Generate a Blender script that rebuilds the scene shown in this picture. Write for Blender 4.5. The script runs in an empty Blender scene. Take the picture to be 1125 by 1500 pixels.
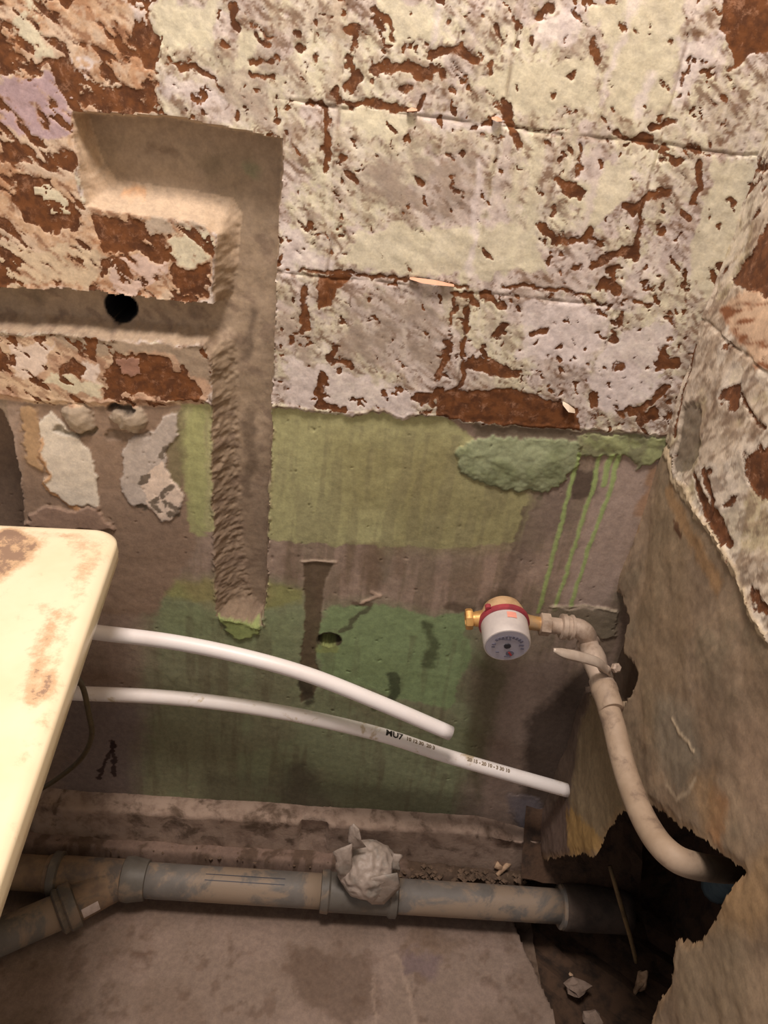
import bpy, bmesh, math, random
import numpy as np
from mathutils import Vector, Matrix

# ------------------------------------------------------------------ camera
W_, H_ = 1125, 1500
FPX = 1127.0
TH, RO, PS = math.radians(31), math.radians(7.2), math.radians(-3.5)
D, CH = .80, 1.17
XR = .36                                   # plane of the right wall
F0 = np.array([-math.sin(PS), math.cos(PS), 0]); R0 = np.array([math.cos(PS), math.sin(PS), 0]); ZZ = np.array([0, 0, 1.])
FW = math.cos(TH)*F0 - math.sin(TH)*ZZ; U0 = math.sin(TH)*F0 + math.cos(TH)*ZZ
RT = math.cos(RO)*R0 + math.sin(RO)*U0; UP = math.cos(RO)*U0 - math.sin(RO)*R0
CAM = np.array([0, -D, CH])

scene = bpy.context.scene
COL = scene.collection
cd = bpy.data.cameras.new('camera'); cam = bpy.data.objects.new('camera', cd); COL.objects.link(cam)
cd.sensor_fit = 'VERTICAL'; cd.sensor_height = 36; cd.lens = FPX/H_*36; cd.clip_start = .01
cam.matrix_world = Matrix(((RT[0], UP[0], -FW[0], CAM[0]), (RT[1], UP[1], -FW[1], CAM[1]), (RT[2], UP[2], -FW[2], CAM[2]), (0, 0, 0, 1)))
scene.camera = cam

# ------------------------------------------------------------------ light
w = bpy.data.worlds.new('world'); scene.world = w; w.use_nodes = True
w.node_tree.nodes['Background'].inputs[0].default_value = (1.0, .91, .88, 1)
w.node_tree.nodes['Background'].inputs[1].default_value = .44
def area(name, loc, target, size, power, color):
    l = bpy.data.lights.new(name, 'AREA'); l.shape = 'DISK'; l.size = size; l.energy = power; l.color = color
    o = bpy.data.objects.new(name, l); COL.objects.link(o); o.location = loc
    o.rotation_euler = (Vector(target)-Vector(loc)).to_track_quat('-Z', 'Y').to_euler(); return o
area('ceiling_lamp', (-.10, -.46, 2.15), (0, -.25, .6), .34, 21.5, (1.0, .885, .81))
scene.view_settings.view_transform = 'Standard'; scene.view_settings.look = 'None'
scene.view_settings.gamma = 1; scene.view_settings.use_curve_mapping = False
scene.view_settings.exposure = 0.12

# ------------------------------------------------------------------ geometry helpers
def ray(x, y): return FPX*FW + (x-562.5)*RT - (y-750)*UP
def at(x, y, ax, v):                        # point of the photograph on the plane axis=v, in metres
    d = ray(x, y); return CAM + (v-CAM[ax])/d[ax]*d
def back(x, y): p = at(x, y, 1, 0.); return (p[0], p[2])
def right(x, y): p = at(x, y, 0, XR); return (-p[1], p[2])
def flr(x, y): p = at(x, y, 2, 0.); return (p[0], p[1])
def s(r, g, b):
    f = lambda c: (c/255/12.92 if c <= 10 else ((c/255+.055)/1.055)**2.4)
    return (f(r), f(g), f(b))
def tag(o, label=None, cat=None, group=None, kind=None):
    for k, v in (('label', label), ('category', cat), ('group', group), ('kind', kind)):
        if v: o[k] = v
    return o
def empty(name, loc, **k):
    o = bpy.data.objects.new(name, None); o.empty_display_size = .03; COL.objects.link(o); o.location = loc; return tag(o, **k)
def mesh_obj(name, verts, faces, mat, parent=None, smooth=True):
    me = bpy.data.meshes.new(name); me.from_pydata([tuple(v) for v in verts], [], [tuple(f) for f in faces]); me.update()
    if smooth: me.polygons.foreach_set('use_smooth', [True]*len(me.polygons))
    o = bpy.data.objects.new(name, me); COL.objects.link(o)
    if mat: me.materials.append(mat)
    if parent is not None:
        o.parent = parent; o.matrix_parent_inverse = Matrix.Translation(-parent.location) if parent.type == 'EMPTY' else Matrix()
        if parent.parent is not None: o.matrix_parent_inverse = Matrix()
    return o
def frame(d):
    d = Vector(d).normalized(); a = Vector((0, 0, 1)) if abs(d.z) < .9 else Vector((1, 0, 0))
    u = d.cross(a).normalized(); return d, u, d.cross(u).normalized()
def crom(pts, n=8):
    P = [Vector(p) for p in pts]; P = [P[0]*2-P[1]]+P+[P[-1]*2-P[-2]]; out = []
    for i in range(1, len(P)-2):
        for k in range(n):
            t = k/n; a, b, c, d = P[i-1:i+3]
            out.append(.5*((2*b)+(c-a)*t+(2*a-5*b+4*c-d)*t*t+(3*b-a-3*c+d)*t**3))
    out.append(P[-2]); return out
def tube(name, pts, r, mat, parent=None, seg=20, n=8, hollow=None, smoothpath=True, noise=0):
    P = crom(pts, n) if smoothpath else [Vector(p) for p in pts]
    rr = r if isinstance(r, (list, tuple)) else None
    T0 = (P[1]-P[0]).normalized(); _, u, v = frame(T0); V = []; Fc = []; rnd = random.Random(5)
    for i, p in enumerate(P):
        t = (P[min(i+1, len(P)-1)]-P[max(i-1, 0)]).normalized()
        u = (u-t*u.dot(t)).normalized(); v = t.cross(u)
        if rr: q = i/(len(P)-1)*(len(rr)-1); k = min(int(q), len(rr)-2); rad = rr[k]+(rr[k+1]-rr[k])*(q-k)
        else: rad = r
        for j in range(seg):
            a = 2*math.pi*j/seg; rj = rad*(1+noise*(rnd.random()-.5)); V.append(p+u*math.cos(a)*rj+v*math.sin(a)*rj)
    m = len(P)
    for i in range(m-1):
        for j in range(seg): a = i*seg+j; b = i*seg+(j+1) % seg; Fc.append((a, b, b+seg, a+seg))
    if hollow:                              # open ends with wall thickness and a short inner bore
        for e, (i, dr) in enumerate(((0, 1), (m-1, -1))):
            base = i*seg; t = (P[1]-P[0]).normalized() if i == 0 else (P[-2]-P[-1]).normalized(); prev = base
            for (k, dep) in ((hollow, 0), (hollow, .03)):
                st = len(V)
                for j in range(seg): V.append(P[i]+(V[base+j]-P[i])*k+t*dep)
                for j in range(seg):
                    q = (prev+j, prev+(j+1) % seg, st+(j+1) % seg, st+j); Fc.append(q if e else q[::-1])
                prev = st
            Fc.append(tuple(range(prev, prev+seg)))
    else:
        Fc.append(tuple(range(seg))[::-1]); Fc.append(tuple(range((m-1)*seg, m*seg)))
    return mesh_obj(name, V, Fc, mat, parent)
def lathe(name, o, d, prof, mat, parent=None, seg=28, sharp=True):
    d, u, v = frame(d); o = Vector(o); V = []; Fc = []
    for (h, r) in prof:
        for j in range(seg): a = 2*math.pi*j/seg; V.append(o+d*h+u*math.cos(a)*r+v*math.sin(a)*r)
    for i in range(len(prof)-1):
        for j in range(seg): a = i*seg+j; b = i*seg+(j+1) % seg; Fc.append((a, b, b+seg, a+seg))
    Fc.append(tuple(range(seg))[::-1]); Fc.append(tuple(range((len(prof)-1)*seg, len(prof)*seg)))
    ob = mesh_obj(name, V, Fc, mat, parent)
    if sharp: ob.data.set_sharp_from_angle(angle=math.radians(38))
    return ob

# noise ------------------------------------------------------------
_rs = np.random.RandomState(11); _T = _rs.rand(24, 256, 256).astype(np.float32)
def vn(x, y, sd):
    T = _T[sd % 24]; xi = np.floor(x).astype(int); yi = np.floor(y).astype(int); fx = x-xi; fy = y-yi
    fx = fx*fx*(3-2*fx); fy = fy*fy*(3-2*fy); x0 = xi & 255; x1 = (xi+1) & 255; y0 = yi & 255; y1 = (yi+1) & 255
    return (T[x0, y0]*(1-fx)+T[x1, y0]*fx)*(1-fy)+(T[x0, y1]*(1-fx)+T[x1, y1]*fx)*fy
def fbm(x, y, sc, sd, o=4, st=1., ang=0.):   # sc = size of the features in metres; st = stretch along ang
    c, n = math.cos(ang), math.sin(ang); a = (x*c+y*n)/sc/st; b = (-x*n+y*c)/sc; r = 0; am = 1; t = 0
    for k in range(o): r = r+am*vn(a+17.3*k, b+9.1*k, sd+k); t += am; am *= .55; a = a*2.03; b = b*2.03
    return r/t
def sst(a, b, x): t = np.clip((x-a)/(b-a), 0, 1); return t*t*(3-2*t)

# a plastered surface: a grid in metres with height, colour and a flaking field
class Surf:
    def __init__(s_, u0, u1, v0, v1, st, conv):
        s_.nu = int((u1-u0)/st)+1; s_.nv = int((v1-v0)/st)+1; s_.conv = conv
        u = np.linspace(u0, u1, s_.nu); v = np.linspace(v0, v1, s_.nv)
        s_.U, s_.V = [a.ravel() for a in np.meshgrid(u, v, indexing='ij')]
        N = s_.U.size; s_.H = np.zeros(N); s_.C = np.zeros((N, 3)); s_.B = np.full(N, -9.); s_.N = N
        s_.wu = [(fbm(s_.U, s_.V, .007, 1, 3)-.5)*.009+(fbm(s_.U, s_.V, .03, 4, 2)-.5)*.012]
        s_.rn = fbm(s_.U, s_.V, .009, 19, 3)
        s_.wv = [(fbm(s_.U, s_.V, .007, 6, 3)-.5)*.009+(fbm(s_.U, s_.V, .03, 9, 2)-.5)*.012]
    def pts(s_, px): return [s_.conv(*p) for p in px]
    def sel(s_, P, m):
        P = np.array(P); a = P.min(0)-m; b = P.max(0)+m
        return np.where((s_.U > a[0]) & (s_.U < b[0]) & (s_.V > a[1]) & (s_.V < b[1]))[0]
    def seg(s_, x, y, a, b):
        dx, dy = b[0]-a[0], b[1]-a[1]; t = np.clip(((x-a[0])*dx+(y-a[1])*dy)/(dx*dx+dy*dy+1e-12), 0, 1)
        return np.hypot(x-a[0]-t*dx, y-a[1]-t*dy)
    def poly(s_, px, warp=1., m=.03, raw=False):
        P = px if raw else s_.pts(px); i = s_.sel(P, m); x = s_.U[i]+s_.wu[0][i]*warp; y = s_.V[i]+s_.wv[0][i]*warp
        d = np.full(x.size, 1e9); ins = np.zeros(x.size, bool); n = len(P)
        for k in range(n):
            a, b = P[k], P[(k+1) % n]; d = np.minimum(d, s_.seg(x, y, a, b))
            c = ((a[1] > y) != (b[1] > y))
            if a[1] != b[1]: ins ^= c & (x < (b[0]-a[0])*(y-a[1])/(b[1]-a[1])+a[0])
        return i, np.where(ins, d, -d)
    def line(s_, px, r, warp=1., rag=0.):
        P = s_.pts(px); q = s_.conv(px[0][0]+10, px[0][1]); q2 = s_.conv(px[0][0], px[0][1]+10)
        k = (math.hypot(q[0]-P[0][0], q[1]-P[0][1])+math.hypot(q2[0]-P[0][0], q2[1]-P[0][1]))/20
        R = r*k; i = s_.sel(P, R+.012); x = s_.U[i]+s_.wu[0][i]*warp; y = s_.V[i]+s_.wv[0][i]*warp
        d = np.full(x.size, 1e9)
        if len(P) == 1: d = np.hypot(x-P[0][0], y-P[0][1])
        for a, b in zip(P[:-1], P[1:]): d = np.minimum(d, s_.seg(x, y, a, b))
        return i, R*(1+rag*(s_.rn[i]-.5)*3.2)-d
    def mix(s_, i, w_, c): s_.C[i] = s_.C[i]*(1-w_[:, None])+np.array(c)*w_[:, None]
    def paint(s_, isd, c, soft=.0015, a=1., h=0.):
        i, d = isd; w_ = np.clip(d/soft+.5, 0, 1)*a; s_.mix(i, w_, c)
        if h: s_.H[i] += h*np.clip(d/.002+.5, 0, 1)
        return w_
    def flake(s_, isd): i, d = isd; s_.B[i] = np.maximum(s_.B[i], np.clip(d*1000, -9, 9))
    def unflake(s_, isd): i, d = isd; s_.B[i] = np.minimum(s_.B[i], np.clip(-d*1000, -9, 9))
    def build(s_, to3d, ids, names, mat, parents, kill=None, flip=False):
        X = to3d(s_.U, s_.V, s_.H); nv = s_.nv
        a = (np.arange(s_.nu-1)[:, None]*nv+np.arange(nv-1)[None, :]).ravel()
        Q = np.stack([a, a+nv, a+nv+1, a+1], 1)
        if flip: Q = Q[:, ::-1]
        fid = ids[a]
        if kill is not None:
            ok = ~kill[Q].any(1); Q = Q[ok]; fid = fid[ok]
        res = {}
        for k in np.unique(fid):
            q = Q[fid == k]; vs, inv = np.unique(q, return_inverse=True); inv = inv.reshape(-1)
            me = bpy.data.meshes.new(names(k)); me.vertices.add(len(vs)); me.vertices.foreach_set('co', X[vs].astype(np.float32).ravel())
            me.loops.add(len(inv)); me.loops.foreach_set('vertex_index', inv.astype(np.int32))
            me.polygons.add(len(q)); me.polygons.foreach_set('loop_start', np.arange(0, len(inv), 4, dtype=np.int32))
            me.update(calc_edges=True); me.polygons.foreach_set('use_smooth', np.ones(len(q), bool))
            at_ = me.attributes.new('paint', 'FLOAT_COLOR', 'POINT')
            at_.data.foreach_set('color', np.concatenate([s_.C[vs], np.ones((len(vs), 1))], 1).astype(np.float32).ravel())
            at_ = me.attributes.new('flaked', 'FLOAT', 'POINT'); at_.data.foreach_set('value', s_.B[vs].astype(np.float32))
            me.materials.append(mat); o = bpy.data.objects.new(names(k), me); COL.objects.link(o); res[k] = o
        for k, o in res.items():
            if k in parents and parents[k] in res: o.parent = res[parents[k]]
        return res

# ------------------------------------------------------------------ materials
def nodes(name):
    m = bpy.data.materials.new(name); m.use_nodes = True; nt = m.node_tree; return m, nt, nt.nodes['Principled BSDF']
def nz(nt, scale, detail=5, rough=.6, coord=None, dist=0):
    n = nt.nodes.new('ShaderNodeTexNoise'); n.inputs['Scale'].default_value = scale; n.inputs['Detail'].default_value = detail
    n.inputs['Roughness'].default_value = rough; n.inputs['Distortion'].default_value = dist
    if coord is not None: nt.links.new(coord, n.inputs['Vector'])
    return n.outputs['Fac']
def mth(nt, op, a, b, clamp=False):
    n = nt.nodes.new('ShaderNodeMath'); n.operation = op; n.use_clamp = clamp
    for k, v in enumerate((a, b)):
        if isinstance(v, (int, float)): n.inputs[k].default_value = v
        else: nt.links.new(v, n.inputs[k])
    return n.outputs[0]
def mixc(nt, f, a, b, mode='MIX'):
    n = nt.nodes.new('ShaderNodeMix'); n.data_type = 'RGBA'; n.blend_type = mode
    for k, v in ((0, f), (6, a), (7, b)):
        if isinstance(v, (int, float)): n.inputs[k].default_value = v
        elif isinstance(v, tuple): n.inputs[k].default_value = (*v[:3], 1)
        else: nt.links.new(v, n.inputs[k])
    return n.outputs[2]
def ramp(nt, f, lo, hi):
    n = nt.nodes.new('ShaderNodeMapRange'); n.interpolation_type = 'SMOOTHSTEP'; nt.links.new(f, n.inputs[0])
    n.inputs[1].default_value = lo; n.inputs[2].default_value = hi; return n.outputs[0]
def bump(nt, b, h, st, dist):
    n = nt.nodes.new('ShaderNodeBump'); n.inputs['Strength'].default_value = st; n.inputs['Distance'].default_value = dist
    nt.links.new(h, n.inputs['Height']); nt.links.new(n.outputs[0], b.inputs['Normal'])
def obj_coord(nt): return nt.nodes.new('ShaderNodeTexCoord').outputs['Object']
def simple(name, c, c2=None, rough=.6, scale=60, metal=0, bst=.2, lo=.4, hi=.7, dirt=None, dscale=25, dlo=.5, dhi=.7, bd=.0015):
    m, nt, b = nodes(name); co = obj_coord(nt)
    col = mixc(nt, ramp(nt, nz(nt, scale, coord=co), lo, hi), c, c2 or tuple(x*.75 for x in c))
    if dirt: col = mixc(nt, ramp(nt, nz(nt, dscale, 6, .65, coord=co, dist=.4), dlo, dhi), col, dirt)
    nt.links.new(col, b.inputs['Base Color']); b.inputs['Roughness'].default_value = rough; b.inputs['Metallic'].default_value = metal
    if bst: bump(nt, b, nz(nt, scale*5, coord=co), bst, bd)
    return m
def plaster(name, brown, brown2, bst=.5):
    m, nt, b = nodes(name); co = obj_coord(nt)
    A = nt.nodes.new('ShaderNodeAttribute'); A.attribute_name = 'paint'
    B = nt.nodes.new('ShaderNodeAttribute'); B.attribute_name = 'flaked'
    fine = nz(nt, 420, 4, .7, co); mid = nz(nt, 120, 5, .65, co)
    col = mixc(nt, 1., A.outputs['Color'], mixc(nt, fine, (.78, .77, .76), (1.2, 1.2, 1.2)), 'MULTIPLY')
    col = mixc(nt, 1., col, mixc(nt, ramp(nt, mid, .3, .7), (.86, .86, .87), (1.1, 1.1, 1.09)), 'MULTIPLY')
    bf = mth(nt, 'ADD', B.outputs['Fac'], mth(nt, 'MULTIPLY', mth(nt, 'SUBTRACT', nz(nt, 260, 4, .7, co), .5), 5.))
    bf = ramp(nt, bf, -.7, .7)
    bc = mixc(nt, ramp(nt, nz(nt, 90, 4, .6, co), .35, .65), brown, brown2)
    bc = mixc(nt, mth(nt, 'MULTIPLY', ramp(nt, nz(nt, 70, 8, .78, co, .3), .52, .68), .6), bc, s(176, 132, 104))
    col = mixc(nt, bf, col, bc); nt.links.new(col, b.inputs['Base Color'])
    b.inputs['Roughness'].default_value = .85; b.inputs['Specular IOR Level'].default_value = .3
    h = mth(nt, 'SUBTRACT', mth(nt, 'ADD', mth(nt, 'MULTIPLY', fine, .5), mid), bf); bump(nt, b, h, bst, .0008)
    return m

M_wall = plaster('flaking_plaster', s(114, 70, 38), s(84, 50, 28))
M_right = plaster('trowelled_cement', s(112, 70, 42), s(86, 53, 33))
M_floor = plaster('screed', s(80, 66, 54), s(70, 58, 48), .35)

CREAM, LILAC, WHITE, TAN = s(212, 204, 178), s(206, 192, 184), s(222, 210, 206), s(196, 164, 134)
SPECK, CEM, CEMD = s(172, 154, 138), s(150, 128, 110), s(122, 102, 86)

# ================================================================== BACK WALL
bw = Surf(-.62, .405, .02, 1.36, .0015, back)
U, V = bw.U, bw.V
ang = -.65
n1 = fbm(U, V, .07, 2, 4); n2 = fbm(U, V, .010, 5, 4, 2.2, ang); n3 = fbm(U, V, .035, 8, 4); n4 = fbm(U, V, .004, 12, 3, 2.5, ang); n5 = fbm(U, V, .018, 15, 4, 1.6, ang)
stk = fbm(U, V, .012, 18, 4, 9., math.pi/2)      # vertical trowel and run marks
# lower render: mauve grey cement
bw.C[:] = np.array(s(160, 140, 125)); bw.mix(slice(None), sst(.4, .65, stk)*.5, s(136, 116, 100)); bw.mix(slice(None), sst(.45, .7, n1)*.35, s(134, 122, 106)); bw.mix(slice(None), sst(.55, .68, n5)*.25, s(176, 156, 142))
bw.H += (n1-.5)*.004+(n5-.5)*.0008
GR, GR2, GR3 = s(172, 170, 124), s(142, 156, 116), s(136, 144, 112)
def P(pts, c, soft=.0015, a=1., warp=1., h=0.): return bw.paint(bw.poly(pts, warp), c, soft, a, h)
def Lr(pts, r, c, soft=.0015, a=1., warp=1., h=0.): return bw.paint(bw.line(pts, r, warp), c, soft, a, h)
# green oil paint, upper band
P([(262, 590), (640, 600), (690, 640), (720, 700), (790, 735), (760, 795), (650, 802), (500, 797), (385, 787), (300, 780), (275, 740), (262, 690)], GR, .002, .95)
P([(640, 640), (790, 700), (785, 800), (640, 806), (560, 800), (600, 700)], s(146, 140, 100), .03, .7)
P([(480, 640), (640, 640), (650, 740), (500, 760)], s(150, 142, 98), .05, .6)
# green, lower field
P([(210, 860), (310, 852), (400, 852), (445, 865), (470, 905), (485, 886), (560, 884), (640, 905), (690, 900), (720, 950), (735, 1010), (710, 1100), (690, 1200), (560, 1230), (350, 1205), (170, 1200), (180, 1060), (200, 940)], GR3, .035, .95)
bw.mix(slice(None), sst(.5, .66, n1)*.35*(V < .6), s(132, 120, 100)); bw.mix(slice(None), sst(.48, .62, stk)*.3*(V < .8), s(120, 112, 90))
P([(470, 905), (485, 886), (560, 884), (640, 905), (680, 900), (690, 960), (655, 1040), (480, 990), (455, 940)], s(136, 156, 112), .004, .9)
P([(225, 852), (390, 850), (445, 865), (440, 885), (390, 890), (235, 875)], s(150, 150, 96), .01, .8)
P([(240, 885), (440, 895), (435, 960), (230, 940)], GR2, .02, .5)
bw.mix(slice(None), (sst(.55, .75, stk)*.3)*(V < .5), s(100, 86, 70))
P([(250, 845), (380, 850), (390, 870), (380, 895), (300, 890)], s(150, 128, 96), .02, .35)
# mauve-grey and darker places low on the wall
P([(100, 770), (210, 800), (215, 1000), (190, 1180), (60, 1200), (60, 800)], s(146, 126, 112), .04, .8)
P([(90, 1010), (210, 1030), (200, 1180), (80, 1180)], s(120, 108, 106), .04, .8)
P([(690, 985), (830, 960), (850, 1100), (780, 1240), (650, 1240), (700, 1100)], s(156, 138, 126), .03, .9)
P([(700, 960), (745, 985), (720, 1080), (700, 1180), (680, 1100)], s(92, 90, 62), .02, .7)  # shadow below the meter, painted into the wall colour
P([(770, 1060), (880, 950), (900, 1000), (800, 1260), (740, 1260), (765, 1150)], s(74, 62, 54), .02, .9)
P([(745, 1165), (790, 1170), (800, 1225), (775, 1245), (760, 1215)], s(126, 120, 126), .014, .8, 1, .001)
P([(420, 1120), (450, 1115), (500, 1200), (400, 1200)], s(84, 76, 66), .02, .6)
P([(300, 1130), (700, 1165), (700, 1215), (300, 1190)], s(88, 84, 68), .02, .5)
# vertical strip where a batten was, and other dark marks
P([(444, 824), (486, 824), (476, 860), (470, 905), (462, 968), (472, 990), (455, 1025), (438, 1030), (440, 965), (447, 900)], s(98, 82, 64), .002, .9, .5, -.0012)
Lr([(443, 822), (490, 822)], 2, s(200, 180, 160), .001, .8, .3, .001)
Lr([(500, 925), (525, 900), (545, 890)], 4, s(84, 80, 62), .003, .8)
Lr([(628, 915), (634, 940), (630, 975)], 6, s(78, 84, 58), .006, .8)
Lr([(575, 990), (580, 1010), (572, 1022)], 6, s(62, 66, 48), .004, .8)
Lr([(545, 1040), (555, 1025)], 5, s(80, 84, 60), .004, .7)
Lr([(445, 1000), (448, 1030)], 7, s(66, 60, 48), .004, .8)
Lr([(530, 880), (560, 872), (545, 868)], 3, s(205, 178, 158), .002, .7, 1, .001); Lr([(520, 882), (548, 885)], 4, s(104, 84, 70), .003, .8)
Lr([(660, 890), (690, 893)], 7, s(96, 80, 66), .006, .8)
Lr([(720, 885), (745, 890), (735, 875)], 12, s(88, 74, 52), .012, .8)
Lr([(770, 745), (742, 850), (735, 890)], 4, s(98, 84, 72), .004, .7); Lr([(785, 735), (760, 820), (748, 880)], 3, s(112, 96, 84), .004, .6)
for a, b, r in (((550, 800), (550, 850), 9), ((515, 800), (505, 850), 8), ((540, 810), (545, 860), 14), ((430, 800), (428, 850), 10), ((580, 800), (585, 840), 6)):
    Lr([a, b], r, s(112, 92, 72), .01, .45)
Lr([(165, 1090), (160, 1105), (145, 1140)], 2.5, s(52, 36, 34), .001, .9); Lr([(165, 1090), (170, 1135)], 2.5, s(52, 36, 34), .001, .9)
Lr([(165, 1088), (164, 1100)], 4, s(48, 32, 30), .001, .9)
# right part: dark patches, green lump, runs of green paint
P([(795, 660), (850, 650), (845, 760), (800, 790), (760, 850), (735, 870), (770, 760)], s(128, 112, 100), .014, .8)
P([(836, 690), (905, 690), (880, 728), (840, 732)], s(86, 72, 62), .004, .85)
P([(690, 615), (850, 632), (850, 660), (760, 650), (690, 640)], s(112, 100, 84), .006, .9)
P([(880, 690), (955, 670), (905, 850), (880, 905), (820, 890)], s(176, 156, 144), .01, .8)
i, d = bw.poly([(664, 650), (715, 638), (800, 645), (855, 650), (838, 690), (800, 722), (770, 722), (745, 712), (705, 705), (672, 682)], 1.5)
wl = np.clip(d/.002+.5, 0, 1); bw.mix(i, wl*.95, s(146, 154, 120)); bw.mix(i, wl*sst(.5, .7, n5[i])*.6, s(120, 128, 92))
bw.H[i] += wl*(.002+.004*np.clip(d/.03, 0, 1)*(.4+1.2*n3[i])+.002*(n5[i]-.4))
Lr([(672, 684), (745, 714), (790, 724)], 3, s(88, 90, 64), .003, .5, 1.5)
i, d = bw.poly([(848, 640), (985, 640), (962, 672), (938, 690), (915, 672), (880, 668), (850, 665)], 1.5); wl = np.clip(d/.002+.5, 0, 1)
bw.mix(i, wl*.9, s(154, 162, 114)); bw.mix(i, wl*sst(.45, .6, n2[i])*.7, s(120, 116, 92)); bw.H[i] += wl*(.001+.004*n5[i])
for ln, r in (([(848, 664), (838, 700), (828, 745), (808, 820), (788, 896)], 3), ([(880, 666), (870, 710), (852, 765), (832, 830), (812, 892)], 3), ([(906, 668), (893, 720), (870, 780), (850, 840), (836, 888)], 3.2), ([(896, 668), (884, 710)], 4)):
    Lr(ln, r, s(158, 178, 112), .0018, .9, .35, .0004)
P([(806, 888), (905, 895), (900, 935), (850, 930), (800, 905)], s(134, 124, 104), .004, .8, 1, .002); Lr([(805, 888), (860, 888), (905, 896)], 1.6, s(176, 162, 140), .001, .8, .5, .001)
Lr([(958, 690), (935, 750)], 6, s(168, 128, 92), .006, .6)
# left part below the tile bed
P([(30, 595), (262, 590), (275, 680), (290, 800), (225, 900), (150, 900), (60, 800), (30, 760)], s(146, 124, 106), .008, 1)
P([(262, 640), (285, 590), (300, 600), (302, 790), (280, 780)], s(166, 168, 116), .004, .8)
P([(250, 600), (270, 596), (272, 680), (262, 740), (248, 700)], s(126, 118, 88), .006, .8)
P([(30, 595), (58, 600), (55, 668), (66, 690), (40, 680)], s(176, 146, 112), .003, .95, 1, .002)
P([(58, 620), (75, 604), (95, 628), (128, 655), (137, 690), (143, 742), (112, 737), (72, 718), (62, 700), (74, 688), (56, 664)], s(218, 208, 192), .0015, .97, 1, .002)
Lr([(60, 640), (58, 665), (74, 690), (62, 706), (75, 722), (120, 742)], 2.5, s(196, 150, 104), .002, .8, 1, .001)
P([(176, 660), (195, 645), (228, 630), (240, 600), (262, 600), (266, 632), (250, 655), (246, 680), (258, 705), (268, 725), (266, 748), (240, 765), (215, 742), (196, 740), (180, 718)], s(190, 178, 168), .0015, .95, 1, .002)
P([(208, 705), (240, 672), (256, 700), (268, 728), (262, 748), (240, 762), (215, 745)], s(226, 206, 188), .001, .95, 1)
for q in ([(207, 705), (222, 698)], [(212, 745), (205, 742)], [(222, 735), (232, 730)], [(240, 725), (255, 715)], [(245, 735), (262, 745)], [(250, 750), (262, 752)], [(240, 665), (248, 655)], [(225, 742), (232, 746)]):
    Lr(q, 4, s(100, 88, 74), .0012, .9)
for q, r in (([(115, 612)], 22), ([(190, 612)], 22)):
    i, d = bw.line(q, r, 1.); wl = np.clip(d/.012, 0, 1); bw.H[i] += .010*np.sqrt(wl); bw.mix(i, np.clip(d/.003+.5, 0, 1)*.7, s(170, 156, 136))
Lr([(85, 632), (115, 640), (138, 628)], 4, s(84, 74, 54), .004, .7, 1, -.003); Lr([(165, 598), (190, 600)], 6, s(58, 48, 40), .003, .9, 1, -.009)
Lr([(160, 640), (215, 640)], 6, s(110, 94, 80), .005, .7, 1, -.002)
P([(60, 745), (140, 742), (165, 775), (40, 770)], s(158, 132, 116), .004, .7, 1.3, .003)

# tile bed -----------------------------------------------------------
iz, dz = bw.poly([(-300, 578), (0, 578), (60, 592), (150, 592), (230, 590), (300, 588), (330, 600), (400, 598), (480, 606), (640, 611), (700, 620), (850, 632), (1000, 640), (1300, 640), (1300, -300), (-300, -300)], .8, .5)
zone = np.full(bw.N, -1.); zone[iz] = dz; Z = np.clip(zone/.0015+.5, 0, 1); zi = np.where(Z > 0)[0]
base = np.zeros((bw.N, 3)); base[:] = np.array(LILAC)
def bm(w_, c): global base; base = base*(1-w_[:, None])+np.array(c)*w_[:, None]
crm = fbm(U, V, .055, 3, 5)
bm(sst(.44, .52, crm+.20*(V-1.0)+(n2-.5)*.35), CREAM)
bm(sst(.54, .62, n3+(n2-.5)*.4)*.55, SPECK)
bm(sst(.56, .64, n4*.6+n5*.4)*.45, s(150, 126, 112))
bm(sst(.60, .66, n2)*.5, s(140, 116, 98))
n6 = fbm(U, V, .0045, 17, 3, 3.2, -.6); 
n7 = fbm(U, V, .0034, 10, 2); strk = fbm(U, V, .010, 1, 3, 7., math.pi/2+.08)
bm(sst(.52, .66, strk)*.35, s(190, 174, 166)); bm(sst(.42, .32, strk)*.4, s(226, 216, 200))
wsp = sst(.42, .55, n3*.5+n1*.5)
bm(sst(.50, .62, n7)*.45*wsp, s(142, 124, 114)); bm(sst(.60, .68, n6)*(.35+.5*wsp), s(124, 98, 78)); bm(sst(.40, .33, n6)*.4, s(226, 216, 206)); bm(sst(.70, .76, n7)*.7, s(112, 80, 56))
bw.C = bw.C*(1-Z[:, None])+base*Z[:, None]
H0 = np.minimum(np.clip(zone/.004, 0, 1), 1); bw.H += H0*(.004+(n3-.5)*.002+(n2-.5)*.0012)
Z2 = lambda isd: (isd[0], np.minimum(isd[1], zone[isd[0]]))
# scattered flaked spots
dens = sst(.35, .75, fbm(U, V, .13, 20, 3))
sp = (n2*.55+n5*.45-(.70-.05*dens))*45
sp2 = (fbm(U+bw.wu[0], V+bw.wv[0], .0065, 21, 3, 1.6, -.7)-.735+.05*dens)*30
bw.B = np.where(zone > 0, np.clip(np.maximum(sp, sp2), -9, 2.5), -9)
# grey worn tile centres
for pts in ([(500, 430), (660, 430), (655, 540), (490, 555), (480, 480)], [(540, 200), (700, 210), (690, 330), (600, 320), (520, 280)], [(820, 50), (860, 30), (880, 90), (840, 110)], [(290, 90), (400, 60), (420, 190), (300, 150)], [(400, 430), (470, 440), (460, 590), (410, 570)]):
    i, d = bw.poly(pts, 2.); bw.mix(i, np.clip(d/.02+.3, 0, 1)*(.35+.5*sst(.4, .6, n2[i])), s(160, 144, 130))
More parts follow.
